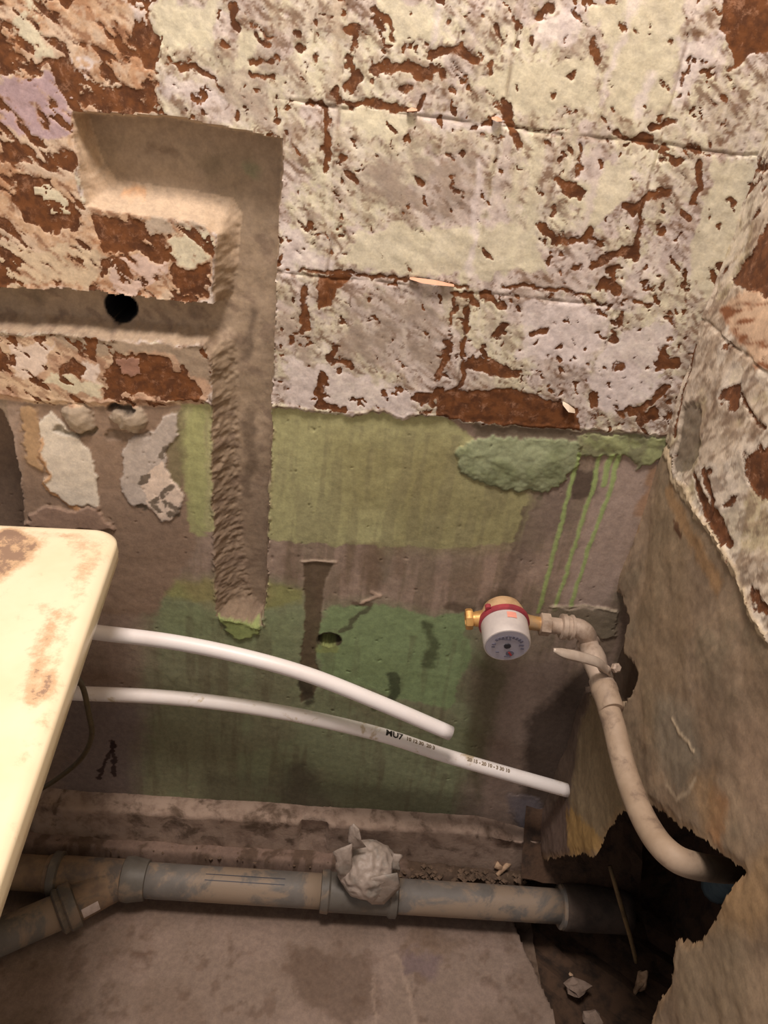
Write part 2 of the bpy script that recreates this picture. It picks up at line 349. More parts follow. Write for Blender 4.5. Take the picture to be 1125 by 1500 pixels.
# places of whole cream paint
for pts in ([(225, 0), (320, 0), (318, 70), (250, 75), (230, 40)], [(545, 0), (640, 0), (650, 60), (560, 50)], [(770, 80), (860, 90), (880, 170), (740, 160), (700, 120)], [(860, 0), (1000, 0), (985, 160), (890, 170), (880, 60)], [(520, 330), (760, 330), (800, 400), (560, 400), (500, 380)], [(830, 280), (930, 230), (920, 300), (850, 340)], [(1040, 230), (1110, 240), (1080, 380), (1035, 440), (1010, 380)], [(360, 40), (385, 45), (380, 100), (355, 95)], [(500, 160), (600, 165), (590, 200), (500, 190)]):
    i, d = bw.poly(pts, 1.6); wl = np.clip(d/.003+.5, 0, 1)*np.clip(zone[i]*900, 0, 1); bw.mix(i, wl*.85, CREAM); bw.B[i] = np.where(wl > .5, np.minimum(bw.B[i], (n2[i]-.72)*30), bw.B[i])
# white skim where the paint is off
for pts in ([(240, 110), (330, 130), (325, 155), (240, 140)], [(415, 330), (440, 335), (455, 370), (500, 380), (490, 400), (415, 400)], [(600, 160), (740, 175), (740, 195), (600, 172)], [(780, 20), (860, 0), (840, 60), (780, 60)], [(1000, 60), (1060, 40), (1010, 150), (985, 170)], [(900, 480), (990, 470), (960, 560), (900, 620), (860, 560)], [(415, 520), (560, 560), (640, 570), (600, 605), (420, 590)], [(770, 440), (900, 460), (860, 540), (760, 520)]):
    i, d = bw.poly(pts, 1.8); wl = np.clip(d/.004+.4, 0, 1)*np.clip(zone[i]*900, 0, 1); bw.mix(i, wl*.7, WHITE)
# vertical drips of old paint
for x0, y0, x1, y1, r, c in ((905, 60, 925, 0, 4, WHITE), (900, 60, 880, 150, 4, WHITE), (720, 330, 740, 210, 8, LILAC), (640, 0, 635, 60, 5, WHITE), (870, 230, 850, 330, 6, LILAC), (790, 230, 770, 390, 10, CREAM), (950, 110, 930, 170, 6, WHITE), (700, 240, 690, 400, 5, WHITE), (760, 250, 740, 400, 6, CREAM), (490, 0, 492, 110, 6, s(186, 170, 150)), (840, 210, 830, 270, 4, CREAM)):
    Lr([(x0, y0), (x1, y1)], r, c, .004, .7)
BL = '''513 52 10|547 16 571 36 5|518 48 7|513 72 6|508 96 524 120 509 128 8|551 98 585 92 623 116 8|555 108 575 104 8|631 104 645 110 6|547 123 5|592 128 598 127 6|631 80 671 74 692 87 6|623 66 4|491 135 496 152 519 158 539 151 575 158 607 160 619 144 4.5
713 88 721 106 5|723 45 728 64 3|743 150 747 190 758 215 7|703 178 728 170 4|456 150 480 158 483 192 478 240 5|385 115 400 117 4|411 172 5|438 72 8|435 52 5|396 88 6|467 84 5|506 230 4|503 260 3|553 228 4|607 256 613 268 4|650 218 662 230 2|678 286 3|597 316 3|489 364 5|460 358 2|501 342 3|440 315 450 330 2
440 398 467 402 515 397 575 408 623 408 683 420 2.6|705 428 735 448 7|735 416 825 424 890 444 3|665 432 690 430 692 445 4|667 440 663 476 3|683 450 675 560 3.6|659 496 647 548 5|727 490 736 478 7|780 487 800 485 5|690 525 720 532 750 548 8|490 505 480 528 510 534 5|470 556 468 590 495 596 8|447 420 448 450 450 480 5|563 572 5|615 582 650 575 9|427 495 4|440 500 3
803 4 787 20 6|833 15 852 32 3|863 62 867 85 7|837 112 6|807 140 4|761 130 4|683 82 5|779 54 4|1010 95 1000 130 3|907 200 945 203 990 237 6|950 188 978 186 5|970 235 4|730 182 780 190 835 194 1.6|1018 242 1022 270 1010 290 5|823 265 847 287 7|850 218 845 262 2|811 307 4|791 332 807 352 851 347 862 332 6|917 305 930 316 943 295 5|952 287 973 284 6|943 296 935 340 923 380 4|870 385 895 366 922 370 7|848 388 7|880 415 905 425 8|888 396 905 390 5|818 373 4|816 397 3|879 350 3|966 340 6|912 453 895 485 3|895 495 6|928 437 952 444 3|971 508 965 535 985 532 8|935 600 970 565 6|931 602 955 605 12|979 588 6|907 533 5|861 532 2|871 580 868 590 7|819 525 5|1045 458 1030 500 1015 545 4|1010 548 998 600 2
245 85 270 98 290 95 5|295 103 315 112 4|330 60 340 62 5|345 10 350 30 8|375 85 400 90 5|372 105 398 118 3|330 130 320 118 2|405 140 3|350 165 4|300 162 3
860 505 3|760 560 3|800 560 4|840 560 3|1000 30 3|985 60 3|1040 320 3|1055 330 3|560 20 575 50 4|600 20 3|700 30 3|745 20 750 40 3|655 30 3'''
for ln in BL.split('\n'):
    for it in ln.split('|'):
        v = [float(a) for a in it.split()]; bw.flake(Z2(bw.line(list(zip(v[:-1:2], v[1:-1:2])), v[-1], .9, .6)))
for pts in ([(1060, -30), (1300, -30), (1200, 110), (1125, 72), (1092, 80), (1072, 102), (1063, 62), (1050, 44)], [(468, 408), (510, 398), (520, 405), (495, 425), (482, 450), (466, 452)], [(636, 578), (660, 568), (720, 566), (775, 572), (845, 596), (850, 630), (780, 626), (700, 614), (640, 610)]):
    bw.flake(bw.poly(pts, .7))
# left: brown paint ground with remains of cream and lilac
LP = [(-300, -50), (215, -50), (222, 40), (226, 110), (236, 125), (228, 165), (108, 166), (118, 290), (205, 310), (310, 330), (312, 440), (220, 436), (100, 422), (-300, 420)]
i, d = bw.poly(LP, 1.); wl = np.clip(d/.002+.5, 0, 1)
bw.mix(i, wl, TAN); bw.mix(i, wl*sst(.45, .6, n2[i])*.7, s(166, 120, 86)); bw.mix(i, wl*sst(.5, .62, n5[i])*.8, s(205, 184, 162)); bw.mix(i, wl*sst(.52, .62, n6[i])*.7, s(128, 86, 60)); bw.mix(i, wl*sst(.56, .66, n7[i])*.5, s(214, 190, 166))
bw.B[i] = np.where(wl > .5, np.clip((n2[i]*.35+n5[i]*.35+n6[i]*.3-.545)*40, -9, 3), bw.B[i])
for pts in ([(190, -20), (218, -20), (226, 108), (205, 104), (196, 60)], [(0, 30), (30, 60), (35, 90), (0, 100)], [(45, 0), (120, 0), (110, 22), (60, 14)], [(0, 86), (110, 100), (100, 112), (0, 104)], [(112, 118), (236, 126), (230, 162), (112, 150)], [(20, 250), (70, 262), (112, 300), (118, 340), (70, 330), (30, 300)], [(130, 305), (205, 318), (248, 345), (242, 378), (150, 370)], [(250, 380), (306, 382), (304, 430), (262, 428), (246, 405)], [(145, 375), (160, 378), (158, 400), (148, 398)], [(205, 400), (232, 398), (228, 412), (205, 412)], [(0, 190), (20, 200), (30, 240), (0, 235)]):
    i, d = bw.poly(pts, 1.8); bw.flake((i, np.minimum(d, (.60-n2[i]*.6-n5[i]*.4)*.06)))
for pts, c in (([(0, 112), (105, 120), (106, 165), (100, 205), (30, 200), (0, 170)], s(176, 152, 158)), ([(235, -20), (210, 0), (190, 5), (195, 30), (212, 32)], LILAC), ([(28, -10), (62, -10), (60, 48), (84, 72), (86, 92), (62, 84), (42, 70), (32, 45)], CREAM), ([(55, 276), (96, 282), (97, 314), (76, 310)], CREAM), ([(250, 342), (304, 338), (308, 376), (262, 380), (246, 368)], CREAM), ([(0, 350), (140, 362), (145, 415), (0, 412)], s(208, 188, 160)), ([(165, 380), (244, 378), (245, 400), (200, 425), (168, 420)], s(208, 184, 172)), ([(110, 90), (150, 92), (140, 102), (112, 100)], WHITE), ([(215, 316), (300, 320), (300, 342), (222, 340)], s(184, 168, 150))):
    i, d = bw.poly(pts, 1.5); wl = np.clip(d/.002+.5, 0, 1); wl = wl*np.clip(1.6-1.8*sst(.45, .62, n2[i]*.5+n6[i]*.5), .15, 1); bw.mix(i, wl*.9, c); bw.B[i] = np.where(wl > .5, np.clip((n2[i]-.66)*40, -9, 3), bw.B[i])
# strip between the lower groove and the bottom of the bed
i, d = bw.poly([(-300, 488), (0, 488), (120, 495), (310, 510), (308, 570), (298, 592), (150, 596), (60, 594), (0, 585), (-300, 585)], .6); wl = np.clip(d/.002+.5, 0, 1)
bw.mix(i, wl, s(206, 180, 152)); bw.mix(i, wl*sst(.4, .6, n5[i])*.7, s(180, 144, 120)); bw.mix(i, wl*sst(.54, .62, n6[i])*.6, s(134, 96, 72)); bw.B[i] = np.where(wl > .5, np.clip((n2[i]-.62)*40, -9, 3), bw.B[i])
P([(60, 492), (310, 508), (310, 560), (285, 545), (250, 518), (200, 515), (150, 520), (100, 510)], s(158, 140, 120), .003, .95)
for pts, c in (([(80, 546), (148, 556), (150, 578), (92, 566), (70, 556)], CREAM), ([(20, 500), (80, 505), (70, 545), (25, 545)], s(218, 200, 186)), ([(125, 528), (152, 532), (148, 556), (120, 545)], s(224, 208, 196)), ([(175, 525), (205, 522), (208, 545), (180, 548)], s(150, 110, 92))):
    i, d = bw.poly(pts, 1.3); wl = np.clip(d/.002+.5, 0, 1); bw.mix(i, wl*.9, c); bw.B[i] = np.where(wl > .5, np.clip((n2[i]-.7)*40, -9, 3), bw.B[i])
for pts in ([(155, 545), (172, 524), (205, 518), (235, 525), (262, 545), (270, 532), (285, 552), (300, 572), (292, 590), (240, 582), (200, 578), (155, 582)], [(92, 535), (110, 525), (132, 540), (125, 550), (100, 548)], [(18, 518), (32, 515), (30, 532), (20, 530)]):
    bw.flake(bw.poly(pts, 1.4))
i, d = bw.poly([(176, 526), (205, 522), (208, 545), (182, 548)], 1.); bw.B[i] = np.where(d > 0, -3, bw.B[i]); bw.mix(i, np.clip(d/.002+.5, 0, 1), s(156, 118, 100))
bw.H -= .0009*np.clip(bw.B/1.2+.5, 0, 1)*(zone > 0)
bw.H += np.where((zone > 0) & (zone < .006), .002*n5, 0)
# joints between the beds of the stripped tiles
TX0, TW = -.038, .1505; rows = (.812, .963, 1.118, 1.27)
wob = (fbm(U, V, .03, 7, 3)-.5)*.006
jd = np.abs(((U+wob-TX0)/TW+.5) % 1-.5)*TW
for r_ in rows[1:]: jd = np.minimum(jd, np.abs(V+wob-r_-.004*U))
jm = np.clip(1-jd/.0025, 0, 1)*(zone > 0)*(U > -.10)*sst(.38, .56, fbm(U, V, .045, 22, 3)); bw.H -= .0018*jm
bw.mix(slice(None), jm*sst(.4, .6, n3)*.6, s(120, 96, 78))
# damp-stained paler band of cream right above joints
# chase for pipes: outer outline = lip, inner outline = back of the chase
OUT = [(108, 163), (235, 170), (330, 184), (414, 202), (411, 300), (403, 480), (399, 600), (394, 760), (390, 860), (386, 920), (350, 907), (316, 903), (314, 800), (311, 690), (311, 600), (309, 520), (300, 505), (200, 499), (100, 492), (0, 482), (-150, 470), (-150, 402), (0, 418), (70, 422), (150, 425), (230, 437), (315, 444), (315, 380), (317, 342), (296, 326), (200, 313), (128, 302), (118, 250), (110, 200)]
INN = [(116, 170), (235, 178), (330, 192), (407, 208), (404, 300), (398, 480), (394, 600), (389, 760), (385, 860), (383, 908), (366, 890), (352, 800), (348, 690), (345, 600), (342, 500), (325, 490), (200, 480), (100, 474), (0, 466), (-150, 458), (-150, 408), (0, 424), (150, 432), (230, 444), (318, 452), (338, 440), (345, 380), (350, 320), (336, 294), (250, 280), (160, 270), (138, 240), (124, 200)]
rg = (fbm(U, V, .008, 13, 4)-.5)*.007*sst(1.02, .86, V); nI = fbm(U, V, .005, 23, 4)
io, do = bw.poly(OUT, .35, .05); ii, di = bw.poly(INN, .2, .4)
dO = np.full(bw.N, -.05); dO[io] = do; dI = np.full(bw.N, -.05); dI[ii] = di
dO = dO+np.where(V < 1.0, rg, 0)
a_ = np.clip(dO, 0, 1); b_ = np.clip(-dI, 0, 1); t = np.where(dI > 0, 1, a_/(a_+b_+1e-6)); t = np.where(dO <= 0, 0, t)
prof = np.sin(np.clip(t, 0, 1)*math.pi/2)
ch = dO > 0
bw.H = np.where(ch, bw.H*(1-prof)-.030*prof+(n3-.5)*.004*prof+(nI-.5)*.005*np.clip((1-t)*8, 0, 1)*np.clip(t*8, 0, 1), bw.H)
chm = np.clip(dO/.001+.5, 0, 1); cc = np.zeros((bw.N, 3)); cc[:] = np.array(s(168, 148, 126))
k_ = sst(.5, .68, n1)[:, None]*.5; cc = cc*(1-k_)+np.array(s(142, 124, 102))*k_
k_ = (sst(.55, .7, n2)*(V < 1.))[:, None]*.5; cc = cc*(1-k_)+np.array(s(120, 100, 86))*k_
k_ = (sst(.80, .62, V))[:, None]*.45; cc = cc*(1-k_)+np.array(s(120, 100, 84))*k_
k_ = ((t < .95)*sst(.9, 1.0, V))[:, None]*.55; cc = cc*(1-k_)+np.array(s(206, 182, 156))*k_  # light on the upper niche's sill and sides painted in as paler cement
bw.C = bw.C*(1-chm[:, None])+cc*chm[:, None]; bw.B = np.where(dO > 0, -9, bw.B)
lip = np.clip(1-np.abs(dO)/.004, 0, 1)*(dO < 0)*(n2 > .5); bw.mix(slice(None), lip*.5, s(150, 130, 112)); bw.H += lip*.002*(V < 1.)
i, d = bw.line([(186, 180), (200, 225), (230, 240)], 8, 1.); 
for q, r, c in (([(205, 228), (240, 230)], 5, s(120, 98, 80)), ([(300, 250)], 16, s(136, 120, 98)), ([(360, 252)], 12, s(140, 142, 112)), ([(38, 442)], 13, s(126, 110, 92)), ([(275, 465)], 12, s(124, 106, 92)), ([(180, 290), (205, 292)], 5, s(214, 160, 112)), ([(360, 470), (355, 540)], 6, s(96, 80, 68)), ([(362, 620), (358, 740)], 8, s(100, 84, 70))):
    Lr(q, r, c, .006, .6)
P([(320, 900), (380, 912), (384, 918), (372, 932), (350, 938), (328, 925)], s(150, 164, 104), .002, .9, 1.4, .003)
# round holes
for q, r, dep in (([(164, 461)], 21, .11), ([(160, 455)], 14, .11), ([(481, 938)], 11, .05), ([(474, 938), (490, 938)], 8, .05)):
    i, d = bw.line(q, r, .25); wl = np.clip(d/.0015+.5, 0, 1); bw.H[i] = np.where(wl > .5, -dep, bw.H[i]); bw.mix(i, np.clip(d/.0015+2.2, 0, 1), s(14, 14, 17) if r > 12 else s(70, 62, 46))  # darkness inside the holes is painted in as well as cut
Lr([(466, 950), (492, 952)], 5, s(150, 160, 100), .003, .7)
# recess left of the render edge
i, d = bw.poly([(-300, 592), (0, 600), (18, 628), (28, 690), (36, 765), (40, 860), (-300, 860)], .5); wl = np.clip(d/.010, 0, 1); bw.H[i] -= .045*np.sin(wl*math.pi/2); bw.mix(i, np.clip(d/.003+.5, 0, 1), s(128, 108, 92)); bw.B[i] = np.where(d > 0, -9, bw.B[i])
# pits in the render
pit = (fbm(U, V, .006, 16, 2)-.87)*12; bw.H -= np.clip(pit, 0, 1)*.002*(zone < 0)*(dO < 0)
bw.H = np.where(V > 1.33, bw.H*.3, bw.H)

row = np.digitize(V, rows); colm = np.floor((U-TX0)/TW).astype(int)
ids = np.where(ch, 1, np.where(zone > 0, 10+row*20+(colm+8), 0))
nm = lambda k: 'wall_back' if k == 0 else ('pipe_chase' if k == 1 else 'tile_bed')
res = bw.build(lambda u, v, h: np.stack([u, -h, v], 1), ids, nm, M_wall, {int(k): 0 for k in np.unique(ids) if k != 0})
wall_back = res[0]; tag(wall_back, kind='structure')
tag(res[1], 'grey cement chase cut into the wall for pipes')
def slab(name, x0, x1, y0, y1, z0, z1, mat, parent=None):
    V_ = [(x, y, z) for x in (x0, x1) for y in (y0, y1) for z in (z0, z1)]
    return mesh_obj(name, V_, [(0, 1, 3, 2), (4, 6, 7, 5), (0, 4, 5, 1), (2, 3, 7, 6), (0, 2, 6, 4), (1, 5, 7, 3)], mat, parent, False)
M_ext = simple('plain_old_plaster', CREAM, SPECK, .9, 14, dirt=s(112, 60, 36), dscale=30, dlo=.6, dhi=.63)
slab('wall_extension', -1.4, .405, 0.0, .1, 1.36, 2.3, M_ext, wall_back)
slab('wall_extension', -1.4, -.62, 0.0, .1, 0, 1.36, M_ext, wall_back)

# ================================================================== RIGHT WALL  (u = distance from the corner, v = height)
rw = Surf(0, .72, -.06, 1.36, .002, right)
U, V = rw.U, rw.V
ang2 = .7
m1 = fbm(U, V, .08, 3, 4); m2 = fbm(U, V, .012, 6, 4, 3., ang2); m3 = fbm(U, V, .035, 9, 4, 1.3, ang2); m4 = fbm(U, V, .006, 14, 3, 2.5, ang2)
rw.C[:] = np.array(s(146, 127, 106)); rw.mix(slice(None), sst(.45, .6, m1)*.6, s(124, 112, 92)); rw.mix(slice(None), sst(.45, .65, m3)*.35, s(158, 134, 108)); rw.mix(slice(None), sst(.5, .7, m2)*.35, s(116, 98, 80))
rw.H += (m1-.5)*.010+(m3-.5)*.0025+(m2-.5)*.0008
def RP(pts, c, soft=.003, a=1., warp=1., h=0.): return rw.paint(rw.poly(pts, warp), c, soft, a, h)
def RL(pts, r, c, soft=.003, a=1., warp=1., h=0.): return rw.paint(rw.line(pts, r, warp), c, soft, a, h)
m7 = fbm(U, V, .05, 18, 4, 3.5, 1.15); rw.mix(slice(None), sst(.52, .66, m7)*.5, s(114, 96, 78)); rw.mix(slice(None), sst(.42, .3, m7)*.45, s(172, 150, 124))
RP([(1040, 1150), (1062, 1170), (1055, 1245), (1035, 1225)], s(166, 122, 84), .01, .8)
RP([(1010, 1130), (1045, 1130), (1060, 1200), (1030, 1230)], s(150, 122, 90), .02, .7)
RP([(960, 700), (1010, 780), (1000, 1000), (940, 1100), (930, 900)], s(132, 112, 86), .03, .5)
RP([(960, 1020), (1010, 1040), (1030, 1100), (1000, 1170), (965, 1120)], s(128, 118, 102), .02, .7)
RP([(1060, 1290), (1125, 1250), (1125, 1360), (1050, 1370)], s(168, 136, 96), .02, .6)
RP([(985, 1385), (1080, 1370), (1100, 1400), (1090, 1500), (1000, 1500)], s(146, 128, 104), .02, .7)
RP([(1070, 1060), (1125, 1040), (1125, 1210), (1090, 1200)], s(158, 134, 112), .03, .6)
RL([(985, 1055), (1000, 1080), (1015, 1097)], 1.6, s(196, 176, 148), .0015, .9, .5, .001)
RL([(975, 1150), (990, 1170), (1010, 1160), (1020, 1140)], 2, s(176, 158, 134), .002, .8, .5)
RL([(992, 768), (995, 780)], 4, s(90, 60, 40), .002, .9); RL([(945, 690), (930, 770)], 6, s(170, 128, 88), .01, .7)
RP([(985, 700), (1010, 760), (1060, 850), (1050, 870), (1010, 800), (975, 720)], s(156, 122, 84), .008, .7)
# corner smear low behind the supply pipe
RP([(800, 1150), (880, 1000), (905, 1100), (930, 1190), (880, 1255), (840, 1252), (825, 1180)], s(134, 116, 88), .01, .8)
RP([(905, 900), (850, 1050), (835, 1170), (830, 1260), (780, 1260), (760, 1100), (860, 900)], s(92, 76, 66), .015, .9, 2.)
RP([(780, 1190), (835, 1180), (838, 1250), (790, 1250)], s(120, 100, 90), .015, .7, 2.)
RP([(826, 1190), (850, 1200), (880, 1235), (880, 1258), (832, 1250)], s(168, 134, 80), .008, .8, 2.)
# tile bed above
iz, dz = rw.poly([(940, 560), (980, 655), (1000, 715), (1060, 800), (1125, 935), (1250, 1130), (1600, 1700), (1900, 300), (1500, -700), (1000, -900), (1000, 300)], 1., 1.)
zr = np.full(rw.N, -1.); zr[iz] = dz; Zr = np.clip(zr/.002+.5, 0, 1)
bc = np.zeros((rw.N, 3)); bc[:] = np.array(s(186, 172, 142))
for w_, c in ((sst(.45, .55, m1+(m2-.5)*.4), s(202, 186, 166)), (sst(.5, .62, m2)*.6, s(146, 124, 102)), (sst(.56, .64, m4)*.5, s(124, 104, 86)), (sst(.52, .6, m3)*.5, s(214, 204, 190))):
    bc = bc*(1-w_[:, None])+np.array(c)*w_[:, None]
rw.C = rw.C*(1-Zr[:, None])+bc*Zr[:, None]
rw.B = np.where(zr > 0, np.clip((m2*.5+m3*.5-.66)*45, -9, 2.5), -9)
mS = fbm(U, V, .006, 20, 3, 2.2, .9); rw.mix(slice(None), Zr*sst(.56, .66, mS)*.6, s(112, 88, 70)); rw.mix(slice(None), Zr*sst(.40, .32, mS)*.4, s(222, 208, 190))
rw.H += .003*Zr+(m2-.5)*.0015*Zr
RL([(975, 655), (985, 690), (1000, 715), (1060, 800), (1125, 935)], 3.5, s(210, 190, 158), .002, .8, 1., .002)
RP([(1005, 600), (1030, 595), (1030, 650), (1010, 700), (990, 680)], s(108, 96, 80), .006, .8, 1., -.003)
i, d = rw.poly([(1060, 450), (1140, 400), (1160, 560), (1110, 530), (1075, 480)], 1.); wl = np.clip(d/.004+.5, 0, 1)*Zr[i]
rw.mix(i, wl, s(204, 174, 146)); rw.mix(i, wl*sst(.45, .6, fbm(U, V, .007, 4, 3, 6., .35)[i]), s(136, 88, 58))
for pts in ([(1108, 365), (1140, 300), (1140, 440), (1100, 425), (1072, 412)], [(1112, 668), (1135, 655), (1135, 755), (1118, 730), (1098, 700)], [(1020, 690), (1040, 720), (1072, 790), (1066, 806), (1040, 760), (1022, 720)]):
    i, d = rw.poly(pts, 1.); d = np.minimum(d, zr[i]); rw.flake((i, d))
for q, r in (([(1040, 690), (1052, 730)], 4), ([(1085, 580), (1125, 630)], 2), ([(1030, 470), (1010, 550), (990, 640)], 3), ([(1050, 740), (1075, 800)], 5), ([(1110, 870), (1125, 890)], 5)):
    rw.flake(rw.line(q, r))
rw.H -= .002*np.clip(rw.B/1.2+.5, 0, 1)*(zr > 0)
jm = np.clip(1-np.abs(V+(m3-.5)*.006-1.112)/.002, 0, 1)+np.clip(1-np.abs(V+(m3-.5)*.006-.962)/.002, 0, 1)+np.clip(1-(np.abs(((U+(m3-.5)*.006)/TW+.45) % 1-.5))*TW/.002, 0, 1)
rw.H -= np.clip(jm, 0, 1)*.0025*(zr > 0)
# plaster broken away at the corner behind the valve
i, d = rw.poly([(905, 862), (922, 905), (914, 950), (935, 990), (920, 1030), (880, 1030), (850, 1000), (860, 880)], 1.2); wl = np.clip(d/.006+.5, 0, 1)
rw.H[i] -= .034*wl; rw.mix(i, wl, s(92, 76, 62))  # recess is real depth; the gap's shadow is also painted in as dark colour
# hole where the pipes pass through
hi_, hd = rw.poly([(775, 1252), (800, 1258), (850, 1250), (872, 1258), (884, 1222), (905, 1192), (930, 1178), (950, 1176), (975, 1195), (1030, 1235), (1085, 1276), (1066, 1300), (1048, 1345), (1022, 1375), (984, 1374), (976, 1440), (948, 1492), (930, 1540), (900, 1650), (790, 1560), (700, 1300)], .8, .3)
hole = np.full(rw.N, -1.); hole[hi_] = hd
lipm = np.clip(1+hole/.010, 0, 1)*(hole < 0.002); rw.H -= lipm*.006*m3; rw.mix(slice(None), lipm*.4, s(166, 132, 92))
rowr = np.digitize(V, rows); colr = np.floor(U/TW+.45).astype(int)
idr = np.where(zr > 0, 10+rowr*20+colr, 0)
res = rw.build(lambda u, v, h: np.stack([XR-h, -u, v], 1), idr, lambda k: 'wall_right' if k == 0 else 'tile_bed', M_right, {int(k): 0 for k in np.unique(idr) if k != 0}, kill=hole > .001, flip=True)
wall_right = res[0]; tag(wall_right, kind='structure')
slab('wall_extension', XR, XR+.1, -2.0, -.72, -.06, 2.3, M_ext, wall_right)
slab('wall_extension', XR, XR+.1, -.72, 0, 1.36, 2.3, M_ext, wall_right)
# thickness of the broken lip and the void behind it
M_earth = simple('dark_rubble_earth', s(88, 66, 50), s(52, 40, 32), .95, 40, bst=.9)
vv = []; ff = []
nx, ny = 12, 36
rnd = random.Random(3)
def cav(name, fn, a, b):
    V_ = [fn(i/(a-1), j/(b-1)) for i in range(a) for j in range(b)]; F_ = [(i*b+j, (i+1)*b+j, (i+1)*b+j+1, i*b+j+1) for i in range(a-1) for j in range(b-1)]
    return mesh_obj(name, V_, F_, M_earth, wall_right, False)
J = lambda k=.012: (rnd.random()-.5)*k
cav('cavity_bottom', lambda a, b: (XR-.015+a*.30, .02-b*.75, -.055+J(.02)), 10, 28)
cav('cavity_back', lambda a, b: (XR+.27+J(.02), .03-b*.76, -.07+a*.76), 14, 20)
cav('cavity_roof', lambda a, b: (XR+.03+a*.26, .03-b*.76, .68+J(.02)), 8, 20)
cav('cavity_side', lambda a, b: (XR+.03+a*.26, .01+J(.01), -.07+b*.76), 8, 18)
cav('cavity_side', lambda a, b: (XR+.03+a*.26, -.72+J(.01), -.07+b*.76), 8, 18)

slab('gap_backing', -.75, XR+.3, -.95, .06, -.14, -.10, M_earth, wall_right)  # unseen slabs added so no background light shows through the gaps
slab('gap_backing', -.75, XR+.3, .035, .06, -.12, .30, M_earth, wall_right)
cav('cavity_mound', lambda a, b: (XR-.03+a*.20, .010-.075*b, .185-.10*b-.03*a+J(.008)), 12, 8)

# ================================================================== FLOOR
fl = Surf(-.75, XR+.012, -.95, -.03, .003, flr)
U, V = fl.U, fl.V
f1 = fbm(U, V, .09, 2, 4); f2 = fbm(U, V, .02, 7, 4); f3 = fbm(U, V, .04, 10, 4)
fl.C[:] = np.array(s(148, 129, 116)); fl.mix(slice(None), sst(.42, .62, f1)*.5, s(130, 110, 96)); fl.mix(slice(None), sst(.58, .7, f2)*.5, s(112, 90, 76)); fl.mix(slice(None), sst(.5, .65, f3)*.3, s(170, 148, 136))
fl.H += (f1-.5)*.006+(f2-.5)*.0012
for pts, c, a in (([(430, 1385), (540, 1400), (560, 1480), (500, 1500), (430, 1460)], s(108, 88, 74), .6), ([(590, 1395), (640, 1400), (640, 1430), (595, 1425)], s(122, 104, 106), .7), ([(185, 1392), (215, 1395), (210, 1420), (188, 1415)], s(104, 80, 66), .7), ([(600, 1360), (700, 1375), (660, 1400), (590, 1390)], s(124, 102, 84), .5)):
    i, d = fl.poly(pts, 2.); fl.mix(i, np.clip(d/.012+.5, 0, 1)*a, c)
i, d = fl.line([(582, 1400), (600, 1440), (605, 1500)], 3, 1.); fl.mix(i, np.clip(d/.003+.5, 0, 1)*.6, s(178, 156, 140)); fl.H[i] += .001*(d > 0)
i, d = fl.line([(545, 1430), (550, 1500)], 2, 1.); fl.mix(i, np.clip(d/.003+.5, 0, 1)*.5, s(178, 156, 140))
# edge of the slab, broken earth beside the right wall
i, d = fl.poly([(755, 1345), (775, 1400), (800, 1450), (830, 1520), (870, 1650), (1300, 1900), (1300, 1200), (760, 1290)], .5, .1)
wl = np.clip(d/.006+.5, 0, 1); fl.H[i] -= wl*(.028+.02*f2[i]); fl.mix(i, wl*.9, s(96, 78, 64)); fl.mix(i, wl*sst(.5, .6, f2[i])*.7, s(146, 124, 106))
# ground banked up behind the waste pipe
bk = sst(-.064, -.046, V+(f3-.5)*.012); fl.H += bk*(.062+.010*(f3-.3)); fl.mix(slice(None), bk*.9, s(128, 106, 94)); fl.mix(slice(None), bk*sst(.5, .6, f2)*.8, s(90, 72, 58))
rt = bk*sst(.10, .2, U); fl.mix(slice(None), rt*.8, s(84, 68, 54)); fl.H -= rt*.018*f2
fl.mix(slice(None), sst(-.14, -.10, V)*(1-bk)*.5, s(100, 82, 70))  # shadow under the waste pipe, painted as a darker floor strip
res = fl.build(lambda u, v, h: np.stack([u, v, h], 1), np.zeros(fl.N, int), lambda k: 'floor', M_floor, {})
floor = res[0]; tag(floor, kind='structure')
slab('floor_extension', -1.4, XR, -2.0, -.95, -.1, 0, simple('plain_screed', s(150, 128, 114), s(130, 108, 94), .9, 12), floor)
slab('floor_extension', -1.4, -.75, -.95, 0, -.1, 0, simple('plain_screed_b', s(150, 128, 114), s(130, 108, 94), .9, 12), floor)

# concrete ledge along the foot of the wall
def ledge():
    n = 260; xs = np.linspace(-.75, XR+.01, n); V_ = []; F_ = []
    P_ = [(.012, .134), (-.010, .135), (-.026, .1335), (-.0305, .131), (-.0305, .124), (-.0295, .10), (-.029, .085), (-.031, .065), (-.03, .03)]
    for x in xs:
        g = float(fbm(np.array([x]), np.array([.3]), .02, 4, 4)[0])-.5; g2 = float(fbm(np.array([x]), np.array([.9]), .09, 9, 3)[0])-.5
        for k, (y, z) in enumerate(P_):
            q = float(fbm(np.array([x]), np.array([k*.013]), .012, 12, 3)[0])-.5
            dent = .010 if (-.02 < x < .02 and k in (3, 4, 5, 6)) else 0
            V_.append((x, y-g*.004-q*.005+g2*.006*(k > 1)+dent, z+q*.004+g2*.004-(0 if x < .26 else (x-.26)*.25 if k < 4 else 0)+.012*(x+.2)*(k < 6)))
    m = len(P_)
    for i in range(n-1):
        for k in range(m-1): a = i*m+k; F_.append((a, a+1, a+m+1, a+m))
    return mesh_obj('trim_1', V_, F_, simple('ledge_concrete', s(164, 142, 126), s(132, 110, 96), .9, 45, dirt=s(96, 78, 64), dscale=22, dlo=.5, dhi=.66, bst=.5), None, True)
tag(ledge(), kind='structure')

